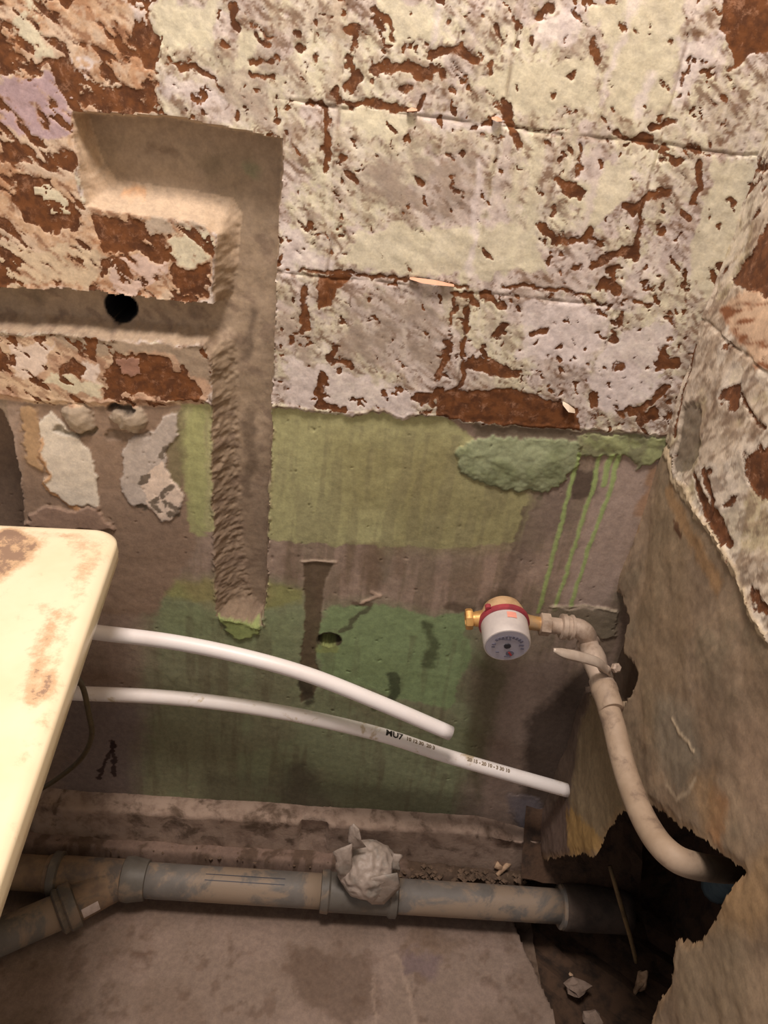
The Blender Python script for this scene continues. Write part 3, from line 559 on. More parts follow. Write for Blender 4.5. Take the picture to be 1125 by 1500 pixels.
# ================================================================== WASTE PIPE
M_pvc = simple('grey_plastic_dusty', s(118, 112, 106), s(104, 98, 92), .6, 22, dirt=s(150, 131, 112), dscale=13, dlo=.45, dhi=.56, bst=.3)
M_pvcd = simple('dark_grey_plastic', s(104, 98, 90), s(90, 84, 76), .55, 30, dirt=s(136, 118, 100), dscale=22, dlo=.5, dhi=.68, bst=.15)
M_mud = simple('plastic_under_mud', s(140, 116, 92), s(112, 92, 76), .8, 30, dirt=s(96, 86, 78), dscale=22, dlo=.5, dhi=.64, bst=.5)
M_blk = simple('dirty_dark_coupling', s(86, 72, 62), s(62, 52, 46), .8, 26, dirt=s(112, 92, 76), dscale=18, dlo=.5, dhi=.7, bst=.5)
M_label = simple('white_sticker', s(206, 190, 182), s(188, 170, 160), .6, 80, bst=0)
M_ink = simple('blue_grey_ink', s(60, 66, 82), None, .6, bst=0)
AX = .052; YP = -.088; R_ = .0255
def pp(x, y, z=AX): p = at(x, y, 2, z); return Vector(p)
wp = empty('waste_pipe', (.05, YP, 0), label='grey plastic waste pipe with side branch lying along the foot of the wall', cat='pipe')
a0, a1 = pp(195, 1288), pp(826, 1328)
dirx = (a1-a0).normalized()
def on(x): t = (x-a0.x)/dirx.x; return a0+dirx*t
tube('pipe', [on(pp(200, 1288).x), on(pp(478, 1305).x)], R_, M_pvc, wp, 32, 6)
tube('pipe', [on(pp(575, 1312).x), on(pp(822, 1328).x)], R_, M_pvc, wp, 32, 6)
x0 = pp(470, 1300).x; x1 = pp(582, 1312).x
lathe('tee_fitting', on(x0), dirx, [(0, .027), (.001, .0305), (.012, .0315), (.015, .0285), (.10, .0285), (x1-x0-.016, .0285), (x1-x0-.012, .032), (x1-x0-.002, .032), (x1-x0, .028)], M_pvcd, wp, 36)
xm = (x0+x1)/2+.005; pm = on(xm)
lathe('tee_mouth', pm, (0, .10, 1), [(0, .024), (.032, .0245), (.033, .029), (.040, .0295), (.041, .025)], M_pvcd, wp, 28)
x2 = pp(192, 1288).x
lathe('socket_collar', on(x2-.012), dirx, [(0, .0275), (.002, .0315), (.012, .033), (.018, .0315), (.036, .029), (.037, .0265)], M_pvcd, wp, 36)
x3 = pp(80, 1280).x
lathe('branch_fitting', on(x3-.01), dirx, [(0, .0275), (.10, .0275), (x2-x3+.01, .0275)], M_mud, wp, 32)
lathe('seal_ring', on(x3-.004), dirx, [(0, .0285), (.002, .033), (.013, .033), (.015, .0285)], M_pvcd, wp, 32)
tube('pipe', [on(x3-.34), on(x3-.01)], R_, M_mud, wp, 28, 4)
b0 = on(pp(178, 1290).x); b1 = at(92, 1333, 2, .044); b2 = at(-90, 1412, 2, .036); b1, b2 = Vector(b1), Vector(b2)
bd = (b1-b0).normalized(); Lb = (b1-b0).length
lathe('branch_arm', b0, bd, [(0, .0265), (Lb-.02, .0275), (Lb-.018, .029)], M_mud, wp, 32)
lathe('socket_collar', b0+bd*(Lb-.020), bd, [(0, .028), (.002, .034), (.016, .0345), (.019, .031), (.022, .033), (.026, .033), (.029, .0275)], M_pvcd, wp, 36)
tube('pipe', [b1, (b1+b2)/2, b2, b2+(b2-b1)*.6], R_, M_pvc, wp, 32, 4)
# sticker on the branch arm
def patch(name, o, d, r, a0_, a1_, h0, h1, mat, parent, lift=.0006, up=None):
    d, u, v = frame(d); V_ = []; n = 8
    for h in (h0, h1):
        for k in range(n+1):
            a = a0_+(a1_-a0_)*k/n; V_.append(Vector(o)+d*h+(u*math.cos(a)+v*math.sin(a))*(r+lift))
    return mesh_obj(name, V_, [(k, k+1, k+n+2, k+n+1) for k in range(n)], mat, parent)
def face_ang(o, d):                         # angle round axis d that faces the viewer's side
    d_, u, v = frame(d); t = Vector((0, -.5, .7)); return math.atan2(t.dot(v), t.dot(u))
fa = face_ang(b0, bd)
sg = 1 if (frame(bd)[1]*math.cos(fa+.6)+frame(bd)[2]*math.sin(fa+.6)).z < (frame(bd)[1]*math.cos(fa-.6)+frame(bd)[2]*math.sin(fa-.6)).z else -1
tag(patch('sticker', b0, bd, .0275, fa+sg*.50, fa+sg*1.1, Lb-.046, Lb-.022, M_label, wp), 'small white sticker')
d_, u_, v_ = frame(dirx); tt = Vector((0, -.12, 1)); fa2 = math.atan2(tt.dot(v_), tt.dot(u_))
for k in (0, 1):
    patch('printed_line', a0, dirx, R_, fa2-.12+k*.34, fa2-.08+k*.34, .11, .23, M_ink, wp)
# end of the run at the right: muddy coupling going into the hole
e0 = on(pp(820, 1328).x)
lathe('rim_ring', e0-dirx*.002, dirx, [(0, .026), (.001, .033), (.006, .033), (.007, .028)], M_pvc, wp, 36)
tube('coupling', [e0+dirx*.004, e0+dirx*.04, e0+dirx*.11+Vector((0, -.004, 0))], [.034, .035, .031], M_blk, wp, 30, 6, noise=.03)

# crumpled bag that stops the tee
M_bag = simple('dusty_plastic_bag', s(176, 160, 148), s(152, 138, 126), .45, 40, bst=.6, dirt=s(156, 146, 136), dscale=20, dlo=.5, dhi=.6)
def bag():
    c = pm+Vector((.004, .004, .056)); g = empty('plastic_bag', c-Vector((0, 0, .025)), label='crumpled grey plastic bag stuffed into the mouth of the waste pipe tee', cat='bag')
    from mathutils import noise as mn
    bm_ = bmesh.new(); bmesh.ops.create_icosphere(bm_, subdivisions=5, radius=1)
    for v in bm_.verts:
        p = v.co.copy(); q = abs(mn.noise(p*2.1+Vector((3, 1, 7))))+.5*abs(mn.noise(p*4.7)); fold = 1-abs(mn.noise(p*3.3+Vector((9, 2, 4))))*.45
        r = (.74+.30*fold-.12*q); sc = Vector((.047, .042, .042)); v.co = Vector((p.x*sc.x, p.y*sc.y, p.z*sc.z))*r
    me = bpy.data.meshes.new('bag_body'); bm_.to_mesh(me); me.materials.append(M_bag); o = bpy.data.objects.new('bag_body', me); COL.objects.link(o); o.location = c; o.parent = g; o.matrix_parent_inverse = Matrix.Translation(-g.location)
    me.polygons.foreach_set('use_smooth', [True]*len(me.polygons))
    def flap(name, pts, th=.0012, bulge=.006, seed=1):
        rnd2 = random.Random(seed); n = len(pts); C0 = sum((Vector(p) for p in pts), Vector())/n; nrm = Vector((0, -.6, .8)); V_ = [C0+nrm*bulge]; F_ = []; rings = 4
        for r in range(1, rings+1):
            for k in range(n*3):
                a = Vector(pts[k//3]); b = Vector(pts[(k//3+1) % n]); p = a.lerp(b, (k % 3)/3); q = C0.lerp(p, r/rings)
                V_.append(q+nrm*(bulge*(1-(r/rings)**2)+(rnd2.random()-.5)*.004*(r/rings)))
        m = n*3
        for k in range(m): F_.append((0, 1+k, 1+(k+1) % m))
        for r in range(rings-1):
            for k in range(m): a = 1+r*m+k; b = 1+r*m+(k+1) % m; F_.append((a, a+m, b+m, b))
        o = mesh_obj(name, V_, F_, M_bag, g); sm = o.modifiers.new('thick', 'SOLIDIFY'); sm.thickness = th; return o
    def q(x, y, yy): return at(x, y, 1, yy)
    Y = c.y
    flap('bag_fold', [q(526, 1290, Y-.026), q(548, 1284, Y-.030), q(582, 1278, Y-.026), q(586, 1300, Y-.030), q(562, 1324, Y-.034), q(545, 1324, Y-.034), q(522, 1306, Y-.030)], bulge=.006, seed=2)
    flap('bag_fold', [q(516, 1236, Y-.01), q(500, 1242, Y-.012), q(487, 1248, Y-.012), q(492, 1262, Y-.016), q(491, 1272, Y-.02), q(498, 1283, Y-.024), q(514, 1286, Y-.020), q(516, 1262, Y-.018)], bulge=.005, seed=4)
    flap('bag_fold', [q(512, 1212, Y), q(518, 1206, Y), q(526, 1214, Y-.004), q(530, 1232, Y-.01), q(536, 1240, Y-.004), q(514, 1244, Y-.006), q(510, 1232, Y-.004)], bulge=.004, seed=6)
    flap('bag_fold', [q(576, 1250, Y-.012), q(590, 1252, Y-.012), q(584, 1262, Y-.016), q(586, 1276, Y-.02), q(574, 1272, Y-.02)], bulge=.004, seed=8)
bag()

# ================================================================== WATER METER, VALVE, SUPPLY PIPE
M_brass = simple('brass', s(226, 176, 108), s(200, 150, 88), .38, 60, metal=.55, bst=.1, dirt=s(206, 176, 140), dlo=.5, dhi=.7)
M_cham = simple('dusty_brass', s(214, 178, 136), s(190, 154, 112), .55, 40, metal=.15, bst=.3)
M_red = simple('red_plastic_ring', s(164, 62, 70), s(140, 52, 62), .5, 60, bst=.1)
M_case = simple('grey_white_plastic', s(206, 196, 190), s(190, 180, 176), .5, 40, bst=.05)
M_face = simple('dial_face', s(190, 186, 198), s(178, 174, 188), .35, 50, bst=0)
M_mark = simple('dial_print_grey', s(120, 118, 136), None, .5, bst=0)
M_dark = simple('dial_hub_dark', s(60, 58, 66), None, .5, bst=0)
M_redm = simple('red_pointer', s(196, 70, 70), None, .5, bst=0)
M_pink = simple('faded_orange_sticker', s(236, 158, 138), s(226, 150, 132), .6, 80, bst=0)
M_nick = simple('nickel_fitting', s(190, 170, 152), s(160, 140, 124), .5, 70, metal=.15, bst=.2, dirt=s(150, 126, 106))
M_ppr = simple('grey_beige_pipe', s(172, 150, 128), s(156, 134, 112), .65, 24, bst=.2, dirt=s(124, 104, 88), dscale=30, dlo=.5, dhi=.7)
PY = -.042
mc = Vector(at(737, 906, 1, PY)); ml = Vector(at(683, 907, 1, PY)); mr = Vector(at(797, 915, 1, PY))
wm = empty('water_meter', mc-Vector((0, 0, .035)), label='round water meter with red ring and brass body on the green wall', cat='water meter')
fd = Vector((0.02, -1, -.16)).normalized(); mr2 = mc+(mr-mc)
lathe('brass_chamber', mc-fd*.024, fd, [(0, .012), (.003, .019), (.008, .024), (.016, .027), (.024, .0285), (.028, .0285)], M_cham, wm, 40)
lathe('red_ring', mc+fd*.003, fd, [(0, .028), (.001, .0315), (.007, .0318), (.0085, .030)], M_red, wm, 48)
lathe('ring_lug', mc+fd*.005+Vector((-.024, 0, .0225)), fd, [(0, .004), (.006, .004)], M_red, wm, 10)
lathe('housing', mc+fd*.010, fd, [(0, .0285), (.002, .0292), (.026, .0290), (.031, .0288), (.0335, .0280), (.034, .0268), (.0332, .0262)], M_case, wm, 48)
fc = mc+fd*.0436; 
df = lathe('dial', fc, fd, [(0, .0264), (.0004, .0262)], M_face, wm, 40)
_, du, dv = frame(fd)
dr = Vector((1, 0, 0)); dr = (dr-fd*dr.dot(fd)).normalized(); dupp = dr.cross(fd) if dr.cross(fd).z > 0 else -dr.cross(fd)
def mark(name, x, y, w_, h_, mat, rot=0.):
    c, n = math.cos(rot), math.sin(rot); V_ = []
    for lift in (.0008, .0014):
        for sx, sy in ((-1, -1), (1, -1), (1, 1), (-1, 1)):
            a, b = sx*w_/2, sy*h_/2; V_.append(fc+fd*lift+dr*(x+a*c-b*n)+dupp*(y+a*n+b*c))
    return mesh_obj(name, V_, [(0, 1, 2, 3), (4, 5, 6, 7), (0, 1, 5, 4), (1, 2, 6, 5), (2, 3, 7, 6), (3, 0, 4, 7)], mat, df, False)
for k in range(-4, 5): mark('dial_mark', .0205*math.sin(k*.21), .0205*math.cos(k*.21)-.004, .0028, .0042, M_mark, -k*.21)
for x, y, w_, h_ in ((-.017, .002, .005, .002), (-.017, -.003, .004, .002), (.0165, .003, .006, .0028), (.019, -.003, .004, .002), (-.004, .012, .012, .0016), (.004, -.019, .008, .0018), (-.010, -.012, .004, .0016)): mark('dial_mark', x, y, w_, h_, M_mark)
lathe('dial_hub', fc+fd*.0004, fd, [(0, .0046), (.0012, .0044)], M_dark, df, 8)
lathe('small_dial', fc+fd*.0004+dr*.006-dupp*.0135, fd, [(0, .0052), (.0006, .005)], M_mark, df, 14)
mark('red_pointer', .006, -.0135, .0022, .0075, M_redm, .6)
patch('round_sticker', mc+fd*.012, fd, .0290, 0, .0001, 0, .001, M_pink, wm)
pa = math.atan2(Vector((.08, 0, 1)).dot(dv), Vector((.08, 0, 1)).dot(du))
tag(patch('orange_sticker', mc+fd*.012, fd, .0292, pa-.2, pa+.2, .003, .012, M_pink, wm), 'faded orange sticker on top of the housing')
ld = (ml-mc).normalized(); Ll = (ml-mc).length
lathe('brass_inlet', mc+ld*.020, ld, [(0, .0125), (.015, .0095), (Ll-.028, .0085), (Ll-.026, .0085)], M_brass, wm, 24)
lathe('threaded_end', mc+ld*(Ll-.008), ld, [(0, .0125), (.002, .0135), (.007, .0135), (.009, .0125), (.0091, .0085), (.004, .0085)], M_brass, wm, 8)
rd = (mr-mc).normalized(); Lr_ = (mr-mc).length
lathe('brass_outlet', mc+rd*.022, rd, [(0, .0125), (.012, .0095), (Lr_-.026, .009), (Lr_-.020, .009)], M_brass, wm, 24)

def Q(x, y, yy): return Vector(at(x, y, 1, yy))
vl = empty('ball_valve', Q(870, 975, -.06)-Vector((0, 0, .04)), label='grey ball valve with a long pale lever right of the water meter', cat='valve')
n0 = Q(790, 914, PY); n1_ = Q(850, 921, PY); nd = (n1_-n0).normalized()
lathe('hex_nut', n0+nd*.000, nd, [(0, .012), (.001, .0145), (.013, .0145), (.014, .012)], M_nick, vl, 6)
lathe('threaded_nipple', n0+nd*.013, nd, [(0, .0105), (.016, .0105)], M_nick, vl, 20)
lathe('hex_nut', n0+nd*.027, nd, [(0, .0135), (.001, .0165), (.007, .0165), (.008, .0145), (.012, .0145), (.013, .0165), (.016, .0165), (.017, .014)], M_nick, vl, 12)
e1 = Q(862, 943, -.048); v1 = Vector(at(884, 1006, 0, .331))
tube('elbow', [n0+nd*.040, Q(846, 920, PY-.001), Q(856, 926, PY-.003), Q(861, 936, -.045), e1], .0125, M_nick, vl, 24, 6)
ed = (v1-e1).normalized()
lathe('elbow_rim', e1-ed*.004, ed, [(0, .0125), (.001, .0150), (.005, .0150), (.006, .013)], M_nick, vl, 24)
Lv = (v1-e1).length
lathe('valve_body', e1, ed, [(0, .0125), (.008, .0125), (.014, .0145), (.026, .0155), (.036, .0140), (Lv-.012, .0125), (Lv-.010, .0150), (Lv, .0150)], M_nick, vl, 24)
def RX(x, y, xx): return Vector(at(x, y, 0, xx))
# lever: a pressed strip from the stem, cranked, with a rounded end
lv = [Q(899, 992, -.108), Q(889, 981, -.114), Q(876, 970, -.119), Q(850, 962, -.122), Q(828, 957, -.124), Q(811, 952, -.125)]
def strip(name, pts, ws, th, nrm, mat, parent):
    Pp = crom(pts, 6); V_ = []; F_ = []; n = len(Pp)
    for i, p in enumerate(Pp):
        t = (Pp[min(i+1, n-1)]-Pp[max(i-1, 0)]).normalized(); sd_ = t.cross(nrm).normalized(); nn = sd_.cross(t)
        q = i/(n-1)*(len(ws)-1); k = min(int(q), len(ws)-2); w_ = (ws[k]+(ws[k+1]-ws[k])*(q-k))/2
        V_ += [p-sd_*w_-nn*th/2, p-sd_*w_*.8+nn*th/2, p+sd_*w_*.8+nn*th/2, p+sd_*w_-nn*th/2]
    for i in range(n-1):
        for k in range(4): a = i*4+k; b = i*4+(k+1) % 4; F_.append((a, b, b+4, a+4))
    F_ += [(3, 2, 1, 0), tuple(range(4*n-4, 4*n))]
    return mesh_obj(name, V_, F_, mat, parent)
strip('lever', lv, [.007, .008, .011, .0125, .013, .013, .011, .005], .0024, Vector((0, -.6, .8)), simple('pale_lever', s(196, 180, 164), s(180, 162, 146), .45, 60, metal=.2, bst=.1), vl)
vb = e1+ed*.030
tube('valve_stem', [vb, vb.lerp(lv[1], .5), lv[1]], .0052, M_nick, vl, 12, 3)
lathe('stem_nut', Q(900, 978, -.108), Vector((.2, -.6, .5)), [(0, .0045), (.001, .006), (.006, .006), (.008, .004)], M_nick, vl, 6)

def RX_(x, y, xx): return Vector(at(x, y, 0, xx))
sp_ = empty('supply_pipe', v1-Vector((0, 0, .3)), label='bent beige-grey plastic water pipe running from valve down into wall hole', cat='pipe')
pth = [v1]+[RX(x, y, xx) for x, y, xx in ((891, 1035, .332), (900, 1066, .334), (914, 1122, .336), (935, 1182, .338), (960, 1228, .340), (988, 1256, .348), (1018, 1268, .372), (1055, 1274, .42), (1085, 1276, .47))]
tube('pipe', pth, .0130, M_ppr, sp_, 28, 10)
lathe('union', v1-ed*.001, ed, [(0, .0145), (.002, .0160), (.010, .0160), (.012, .0152), (.034, .0148), (.036, .0135)], M_ppr, sp_, 28)

# ================================================================== WHITE PIPES
M_wpp = simple('white_plastic_pipe', s(250, 244, 242), s(246, 238, 235), .4, 20, bst=.03)
M_wpp2 = simple('white_plastic_pipe_dusty', s(249, 242, 238), s(244, 234, 228), .45, 20, bst=.05, dirt=s(206, 188, 160), dscale=26, dlo=.56, dhi=.66)
def whitepipe(label, pix, y0, y1, mat, extend):
    n = len(pix); pts = [Q(x, y, y0+(y1-y0)*k/(n-1)) for k, (x, y) in enumerate(pix)]
    pts = [pts[0]+(pts[0]-pts[1]).normalized()*extend]+pts
    o = tube('water_pipe', pts, .0098, mat, None, 24, 8, hollow=.68); tag(o, label, 'pipe', 'white plastic water pipes'); return o, pts
p1, _ = whitepipe('upper white plastic pipe, shorter, curving out from behind the cream worktop', [(130, 925), (250, 940), (350, 960), (450, 988), (550, 1027), (660, 1074)], -.045, -.075, M_wpp, .12)
p2, pt2 = whitepipe('lower white plastic pipe with black printing, reaching nearly to the corner', [(100, 1015), (250, 1022), (400, 1041), (550, 1074), (650, 1106), (750, 1135), (832, 1158)], -.035, -.055, M_wpp2, .12)
# print on the lower pipe: short dark characters following its upper side
M_black = simple('black_print', s(40, 34, 30), None, .6, bst=0); M_pale = simple('worn_print', s(150, 132, 110), None, .6, bst=0)
cp = crom(pt2, 40); tot = [0]
for a, b in zip(cp[:-1], cp[1:]): tot.append(tot[-1]+(b-a).length)
def nearest(x):                              # arc position at a given pixel column
    best = min(range(len(cp)), key=lambda i: abs((562.5+FPX*(np.array(cp[i])-CAM)@RT/((np.array(cp[i])-CAM)@FW))-x)); return tot[best]
def curvept(L_):
    k = min(max(np.searchsorted(tot, L_)-1, 0), len(cp)-2); f_ = (L_-tot[k])/(tot[k+1]-tot[k]); return cp[k].lerp(cp[k+1], f_), (cp[k+1]-cp[k]).normalized()
def text_on_pipe(txt, x, size, mat, name, ph):
    cu = bpy.data.curves.new(name, 'FONT'); cu.body = txt; cu.size = size; cu.offset = .0004; cu.resolution_u = 2
    o = bpy.data.objects.new(name, cu); COL.objects.link(o); dg = bpy.context.evaluated_depsgraph_get(); me = bpy.data.meshes.new_from_object(o.evaluated_get(dg))
    bpy.data.objects.remove(o); bpy.data.curves.remove(cu)
    bm_ = bmesh.new(); bm_.from_mesh(me); bmesh.ops.subdivide_edges(bm_, edges=[e for e in bm_.edges if e.calc_length() > .002], cuts=2); bm_.to_mesh(me); bm_.free()
    L0 = nearest(x); tw = Vector((0, -.62, .78))
    for v in me.vertices:
        p, t_ = curvept(L0+v.co.x); n = (tw-t_*tw.dot(t_)).normalized(); up_ = n.cross(t_); up_ = up_ if up_.z > 0 else -up_
        a = ph+(v.co.y-size*.35)/.0098; v.co = p+(n*math.cos(a)+up_*math.sin(a))*.0101
    me.materials.append(mat); o = bpy.data.objects.new(name, me); COL.objects.link(o); o.parent = p2; return o
text_on_pipe('MU7', 562, .0125, M_black, 'black_print', .5)
text_on_pipe('10 12 30  20 3', 592, .0075, M_pale, 'worn_print', .5)
text_on_pipe('20 15 - 20 10 - 3 30 10', 680, .007, M_pale, 'worn_print', .35)

# ================================================================== CREAM ENAMELLED WORKTOP
ZT = .665
wt_p = [at(x, y, 2, ZT) for x, y in ((152, 770), (168, 790), (0, 1283), (-0, 764))]
A = Vector(at(165, 808, 2, ZT)); B = Vector(at(0, 1283, 2, ZT)); ex = (B-A).normalized()      # right edge, away from the wall
Cc = Vector(at(148, 771, 2, ZT)); Dd = Vector(at(0, 764, 2, ZT)); ey = (Dd-Cc).normalized()
# corner = intersection of the two edges
k_ = ((A-Cc).x*ex.y-(A-Cc).y*ex.x)/(ey.x*ex.y-ey.y*ex.x); K = Cc+ey*k_
print('worktop corner', K, ex, ey, 'angle', math.degrees(ex.angle(ey)))
def enamel():
    m, nt, b = nodes('cream_enamel'); co = obj_coord(nt)
    A_ = nt.nodes.new('ShaderNodeAttribute'); A_.attribute_name = 'stain'
    n = mth(nt, 'ADD', A_.outputs['Fac'], mth(nt, 'MULTIPLY', mth(nt, 'SUBTRACT', nz(nt, 55, 7, .75, co), .5), 2.6))
    base = mixc(nt, ramp(nt, nz(nt, 9, 4, .6, co), .4, .7), s(248, 232, 200), s(242, 222, 186))
    c = mixc(nt, ramp(nt, n, .2, 1.0), base, s(214, 180, 144)); c = mixc(nt, ramp(nt, n, .95, 1.25), c, s(160, 132, 112))
    nt.links.new(c, b.inputs['Base Color']); b.inputs['Roughness'].default_value = .3; return m
M_en = enamel()
def worktop():
    Lx, Ly, R2 = .62, .50, .03; g = empty('enamelled_worktop', (K.x, K.y, 0), label='cream enamelled worktop with rounded corner and brown rust stains', cat='worktop')
    def w3(a, b, z): p = K+ex*a+ey*b; return (p.x, p.y, z)
    # dense top grid with squared-round corners, lip rolled downwards
    nA, nB = 150, 110; sA = np.linspace(0, 1, nA); V_ = []; st = []
    def rnd_rect(a, b):                       # squash the near corner to an arc of radius R2
        x, y = a*Lx, b*Ly
        if x < R2 and y < R2:
            dx, dy = R2-x, R2-y; m_ = max(dx, dy); h = math.hypot(dx, dy)
            if h > 0: x, y = R2-dx/h*m_, R2-dy/h*m_
        return x, y
    aa = np.concatenate([np.linspace(0, R2, 14), np.linspace(R2, Lx, 120)[1:]])/Lx; bb = np.concatenate([np.linspace(0, R2, 14), np.linspace(R2, Ly, 96)[1:]])/Ly
    def stain(px):                            # polylines in pixels on the top plane -> local
        o = []
        for x, y in px:
            p = Vector(at(x, y, 2, ZT))-K; det = ex.x*ey.y-ex.y*ey.x; o.append(((p.x*ey.y-p.y*ey.x)/det, (ex.x*p.y-ex.y*p.x)/det))
        return o
    ST = [(stain([(30, 800), (10, 820), (-30, 845)]), .020, 1.25), (stain([(8, 790), (-20, 800)]), .020, 1.25), (stain([(110, 790), (135, 800), (125, 840), (112, 870)]), .012, .55), (stain([(80, 900), (62, 950), (52, 1000), (48, 1020)]), .007, .85), (stain([(72, 990), (62, 1015), (50, 1025)]), .008, .95), (stain([(105, 890), (85, 960), (72, 1010)]), .004, .6), (stain([(62, 890), (70, 895)]), .004, .8), (stain([(30, 780), (90, 786), (150, 790)]), .006, .5), (stain([(70, 1045), (35, 1110)]), .004, .4)]
    def seg2(p, a, b):
        dx, dy = b[0]-a[0], b[1]-a[1]; t = max(0, min(1, ((p[0]-a[0])*dx+(p[1]-a[1])*dy)/(dx*dx+dy*dy+1e-12))); return math.hypot(p[0]-a[0]-t*dx, p[1]-a[1]-t*dy)
    for a in aa:
        for b in bb:
            x, y = rnd_rect(a, b); e = min(x, y) if not (x < R2 and y < R2) else R2-math.hypot(R2-x, R2-y)
            e = max(e, 0); z = ZT-.006*(1-min(e/.012, 1))**2+.0015*max(0, 1-abs(e-.03)/.012)
            V_.append(w3(x, y, z)); v = .0
            for pl_, r, s_ in ST:
                d = min(seg2((x, y), p, q) for p, q in zip(pl_[:-1], pl_[1:])); v = max(v, s_*max(0, min(1, (r-d)/.016+.6)))
            st.append(v)
    na, nb = len(aa), len(bb); F_ = [(i*nb+j, i*nb+j+1, (i+1)*nb+j+1, (i+1)*nb+j) for i in range(na-1) for j in range(nb-1)]
    # lip down the two visible edges
    rim = [(i*nb) for i in range(na-1, -1, -1)]+[j for j in range(1, nb)]+[i*nb+nb-1 for i in range(1, na)]+[(na-1)*nb+j for j in range(nb-2, 0, -1)]
    prev = rim
    for inset, dz in ((.0, -.004), (-.001, -.010), (0, -.022), (.003, -.030), (.010, -.031)):
        cur = []
        for k in rim:
            p = Vector(V_[k]); q = p-K; det = ex.x*ey.y-ex.y*ey.x; lx, ly = ((q.x*ey.y-q.y*ey.x)/det, (ex.x*q.y-ex.y*q.x)/det)
            cxx, cyy = min(max(lx, R2), Lx-.01), min(max(ly, R2), Ly-.01); vx, vy = cxx-lx, cyy-ly; h = math.hypot(vx, vy) or 1
            cur.append(len(V_)); V_.append(w3(lx+vx/h*inset, ly+vy/h*inset, ZT-.006+dz)); st.append(.25 if dz < -.02 else .1)
        for k in range(len(rim)): q_ = (k+1) % len(rim); F_.append((prev[k], prev[q_], cur[q_], cur[k]))
        prev = cur
    o = mesh_obj('enamel_top', V_, F_, M_en, g); at_ = o.data.attributes.new('stain', 'FLOAT', 'POINT'); at_.data.foreach_set('value', np.array(st, dtype=np.float32))
    bm_ = bmesh.new(); bm_.from_mesh(o.data); bmesh.ops.recalc_face_normals(bm_, faces=bm_.faces); bm_.to_mesh(o.data); bm_.free()
    # cabinet body below, set back from the edge
    Mb = simple('dark_painted_cabinet', s(120, 112, 100), s(100, 92, 82), .7, 20)
    def box(name, a0_, a1_, b0_, b1_, z0, z1):
        V2 = [w3(a, b, z) for a in (a0_, a1_) for b in (b0_, b1_) for z in (z0, z1)]
        return mesh_obj(name, V2, [(0, 1, 3, 2), (4, 6, 7, 5), (0, 4, 5, 1), (2, 3, 7, 6), (0, 2, 6, 4), (1, 5, 7, 3)], Mb, g, False)
    box('cabinet_body', .06, Lx-.04, .22, Ly-.02, .10, ZT-.012)
    for a in (.08, Lx-.08):
        for b in (.24, Ly-.05): box('leg', a-.015, a+.015, b-.015, b+.015, 0, .105)
    return g
worktop()
# cable hanging from the underside of the worktop
M_cab = simple('olive_cable', s(92, 80, 56), s(76, 66, 46), .6, 60, bst=.1)
cb = tube('cable', [Vector(at(112, 972, 2, ZT-.035))+Vector((-.02, 0, 0)), Q(118, 1000, -.10), Q(130, 1045, -.085), Q(134, 1080, -.07), Q(118, 1112, -.05), Q(85, 1140, -.04), Q(50, 1162, -.03), Q(10, 1185, -.03)], .0036, M_cab, None, 10, 8)
tag(cb, 'thin olive cable hanging below the cream worktop and trailing to the ledge', 'cable')

# ================================================================== SMALL THINGS
def stone(name, c, r, mat, seed, parent=None, sub=2, flat=1.):
    from mathutils import noise as mn
    bm_ = bmesh.new(); bmesh.ops.create_icosphere(bm_, subdivisions=sub, radius=1)
    for v in bm_.verts:
        k = .75+.5*mn.noise(v.co*1.3+Vector((seed*3.1, seed, 5))); v.co = Vector((v.co.x*r[0], v.co.y*r[1], v.co.z*r[2]))*k
    me = bpy.data.meshes.new(name); bm_.to_mesh(me); bm_.free(); me.materials.append(mat); o = bpy.data.objects.new(name, me); COL.objects.link(o); o.location = c
    if parent: o.parent = parent; o.matrix_parent_inverse = Matrix.Translation(-parent.location)
    return o
M_st = simple('pale_mortar', s(150, 130, 116), s(126, 106, 92), .9, 60, bst=.5); M_st2 = simple('beige_lump', s(206, 174, 142), s(150, 120, 96), .8, 60, bst=.4)
rg_ = random.Random(7)
o = stone('mortar_lump', at(845, 1446, 2, -.03), (.022, .016, .012), M_st, 3); tag(o, 'grey mortar lump on the broken ground beside the slab edge', 'stone')
o = stone('mortar_lump', at(868, 1494, 2, -.03), (.020, .016, .016), M_st, 8); tag(o, 'rounded pale mortar lump at the bottom edge below the hole', 'stone')
o = stone('pebble', at(836, 1428, 2, -.028), (.004, .004, .004), M_st2, 4); tag(o, 'tiny ochre pebble above the grey mortar lump', 'stone')
o = stone('foam_fragment', at(939, 1440, 2, -.03), (.010, .013, .034), M_st2, 6, sub=3); tag(o, 'beige elongated foam fragment standing in the hole below the stick', 'debris')
o = tube('stick', [at(893, 1268, 1, -.10), at(908, 1320, 1, -.13), at(924, 1375, 1, -.15), at(932, 1410, 1, -.165)], [.003, .0035, .0035, .003], simple('dry_stick', s(124, 100, 66), s(96, 78, 54), .8), None, 8, 4)
tag(o, 'thin ochre stick leaning in the dark hole in the right wall', 'stick')
o = tube('blue_hose', [at(1050, 1300, 0, XR+.22), at(1066, 1290, 0, XR+.21), at(1090, 1274, 0, XR+.20)], .022, simple('blue_grey_plastic', s(96, 120, 134), s(76, 98, 112), .5), None, 14, 4)
tag(o, 'short blue-grey hose end deep in the hole in the right wall', 'hose')
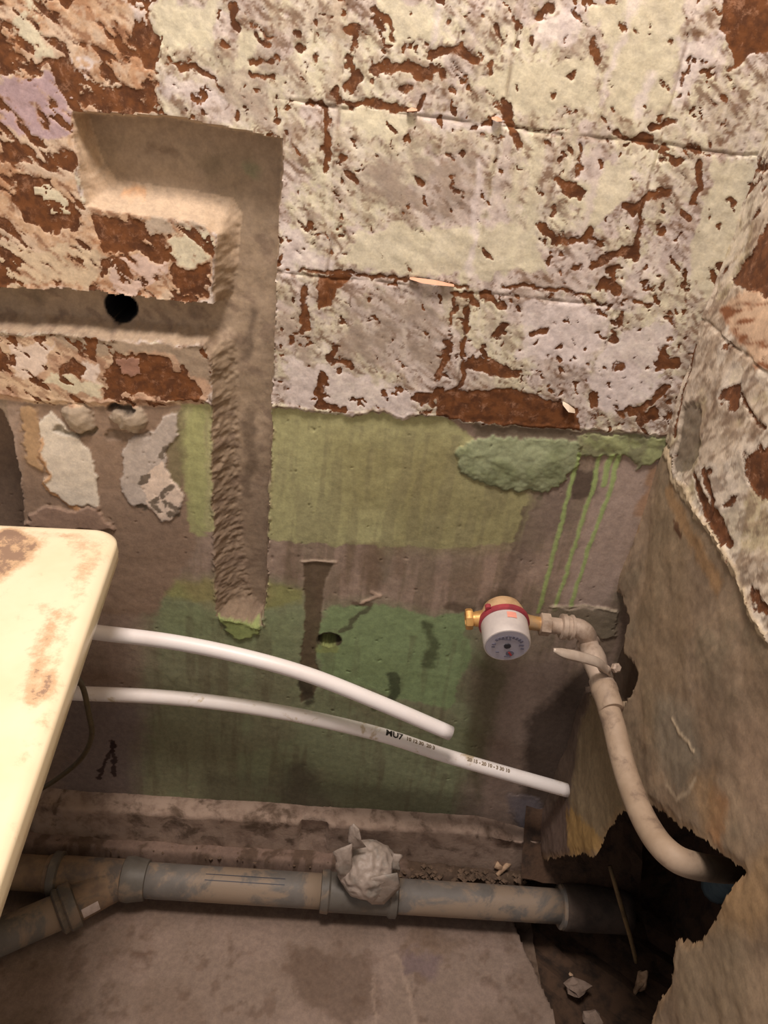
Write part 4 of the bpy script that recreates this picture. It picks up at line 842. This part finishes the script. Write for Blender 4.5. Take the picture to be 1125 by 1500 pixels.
# chip sticking up and rubble behind the waste pipe
g = empty('mortar_chip', at(738, 1275, 2, .06), label='pale forked mortar chip lying in the dirt behind the waste pipe', cat='debris')
tube('chip_piece', [Vector(at(728, 1282, 2, .06)), Vector(at(748, 1262, 2, .07))], [.003, .005], M_st2, g, 7, 2, noise=.4)
tube('chip_piece', [Vector(at(726, 1266, 2, .068)), Vector(at(735, 1272, 2, .066))], [.006, .004], M_st2, g, 7, 2, noise=.4)
V_ = []; F_ = []
for k in range(260):
    x = rg_.uniform(.10, XR-.01) if k < 200 else rg_.uniform(-.4, .1); y = rg_.uniform(-.056, -.038); z = .056 if x > .1 else .062; r = rg_.uniform(.0015, .006) if x > .1 else rg_.uniform(.001, .003); z += rg_.uniform(-.004, .004)
    if y < -.056: z -= .012
    b = len(V_)
    for d_ in ((1, 0, 0), (-1, 0, 0), (0, 1, 0), (0, -1, 0), (0, 0, 1), (0, 0, -1)): V_.append((x+d_[0]*r*rg_.uniform(.6, 1.4), y+d_[1]*r*rg_.uniform(.6, 1.2), z+d_[2]*r*rg_.uniform(.5, 1)))
    F_ += [tuple(b+q for q in t_) for t_ in ((0, 2, 4), (2, 1, 4), (1, 3, 4), (3, 0, 4), (2, 0, 5), (1, 2, 5), (3, 1, 5), (0, 3, 5))]
o = mesh_obj('rubble', V_, F_, simple('rubble', s(120, 98, 80), s(86, 70, 56), .9, 60, bst=.3), None, False)
tag(o, 'brown plaster rubble and dirt strewn between ledge and waste pipe', 'rubble', kind='stuff')
# curled flakes of paint standing off the wall
M_flk = simple('curled_paint', s(204, 158, 130), s(180, 136, 108), .7, bst=.1)
def flake(px, y_, w_, par, mat=M_flk):
    pts = [Q(x, y, -.005-y_*math.sin(math.pi*k/(len(px)-1))) for k, (x, y) in enumerate(px)]; V2 = []; F2 = []
    for k, p in enumerate(pts):
        h = w_*math.sin(math.pi*(k+.35)/(len(pts)-.3)); V2 += [p+Vector((0, .002, h/2)), p+Vector((0, -.003, -h/2)), p+Vector((0, -.0022, -h/2+.0008))]
    for k in range(len(pts)-1):
        for j in range(3): a = k*3+j; b = k*3+(j+1) % 3; F2.append((a, b, b+3, a+3))
    return mesh_obj('paint_flake', V2, F2, mat, par, False)
tag(flake([(600, 407), (618, 411), (640, 414), (665, 418)], .003, .004, wall_back), 'curled orange-backed paint flake')
flake([(596, 162), (603, 160), (611, 161)], .002, .003, wall_back)
flake([(720, 173), (728, 174), (735, 176)], .003, .004, wall_back)
M_wf = simple('white_paint_chip', s(226, 208, 184), s(206, 186, 160), .7, bst=.1)
flake([(824, 590), (833, 598), (842, 602)], .003, .007, wall_back, M_wf)
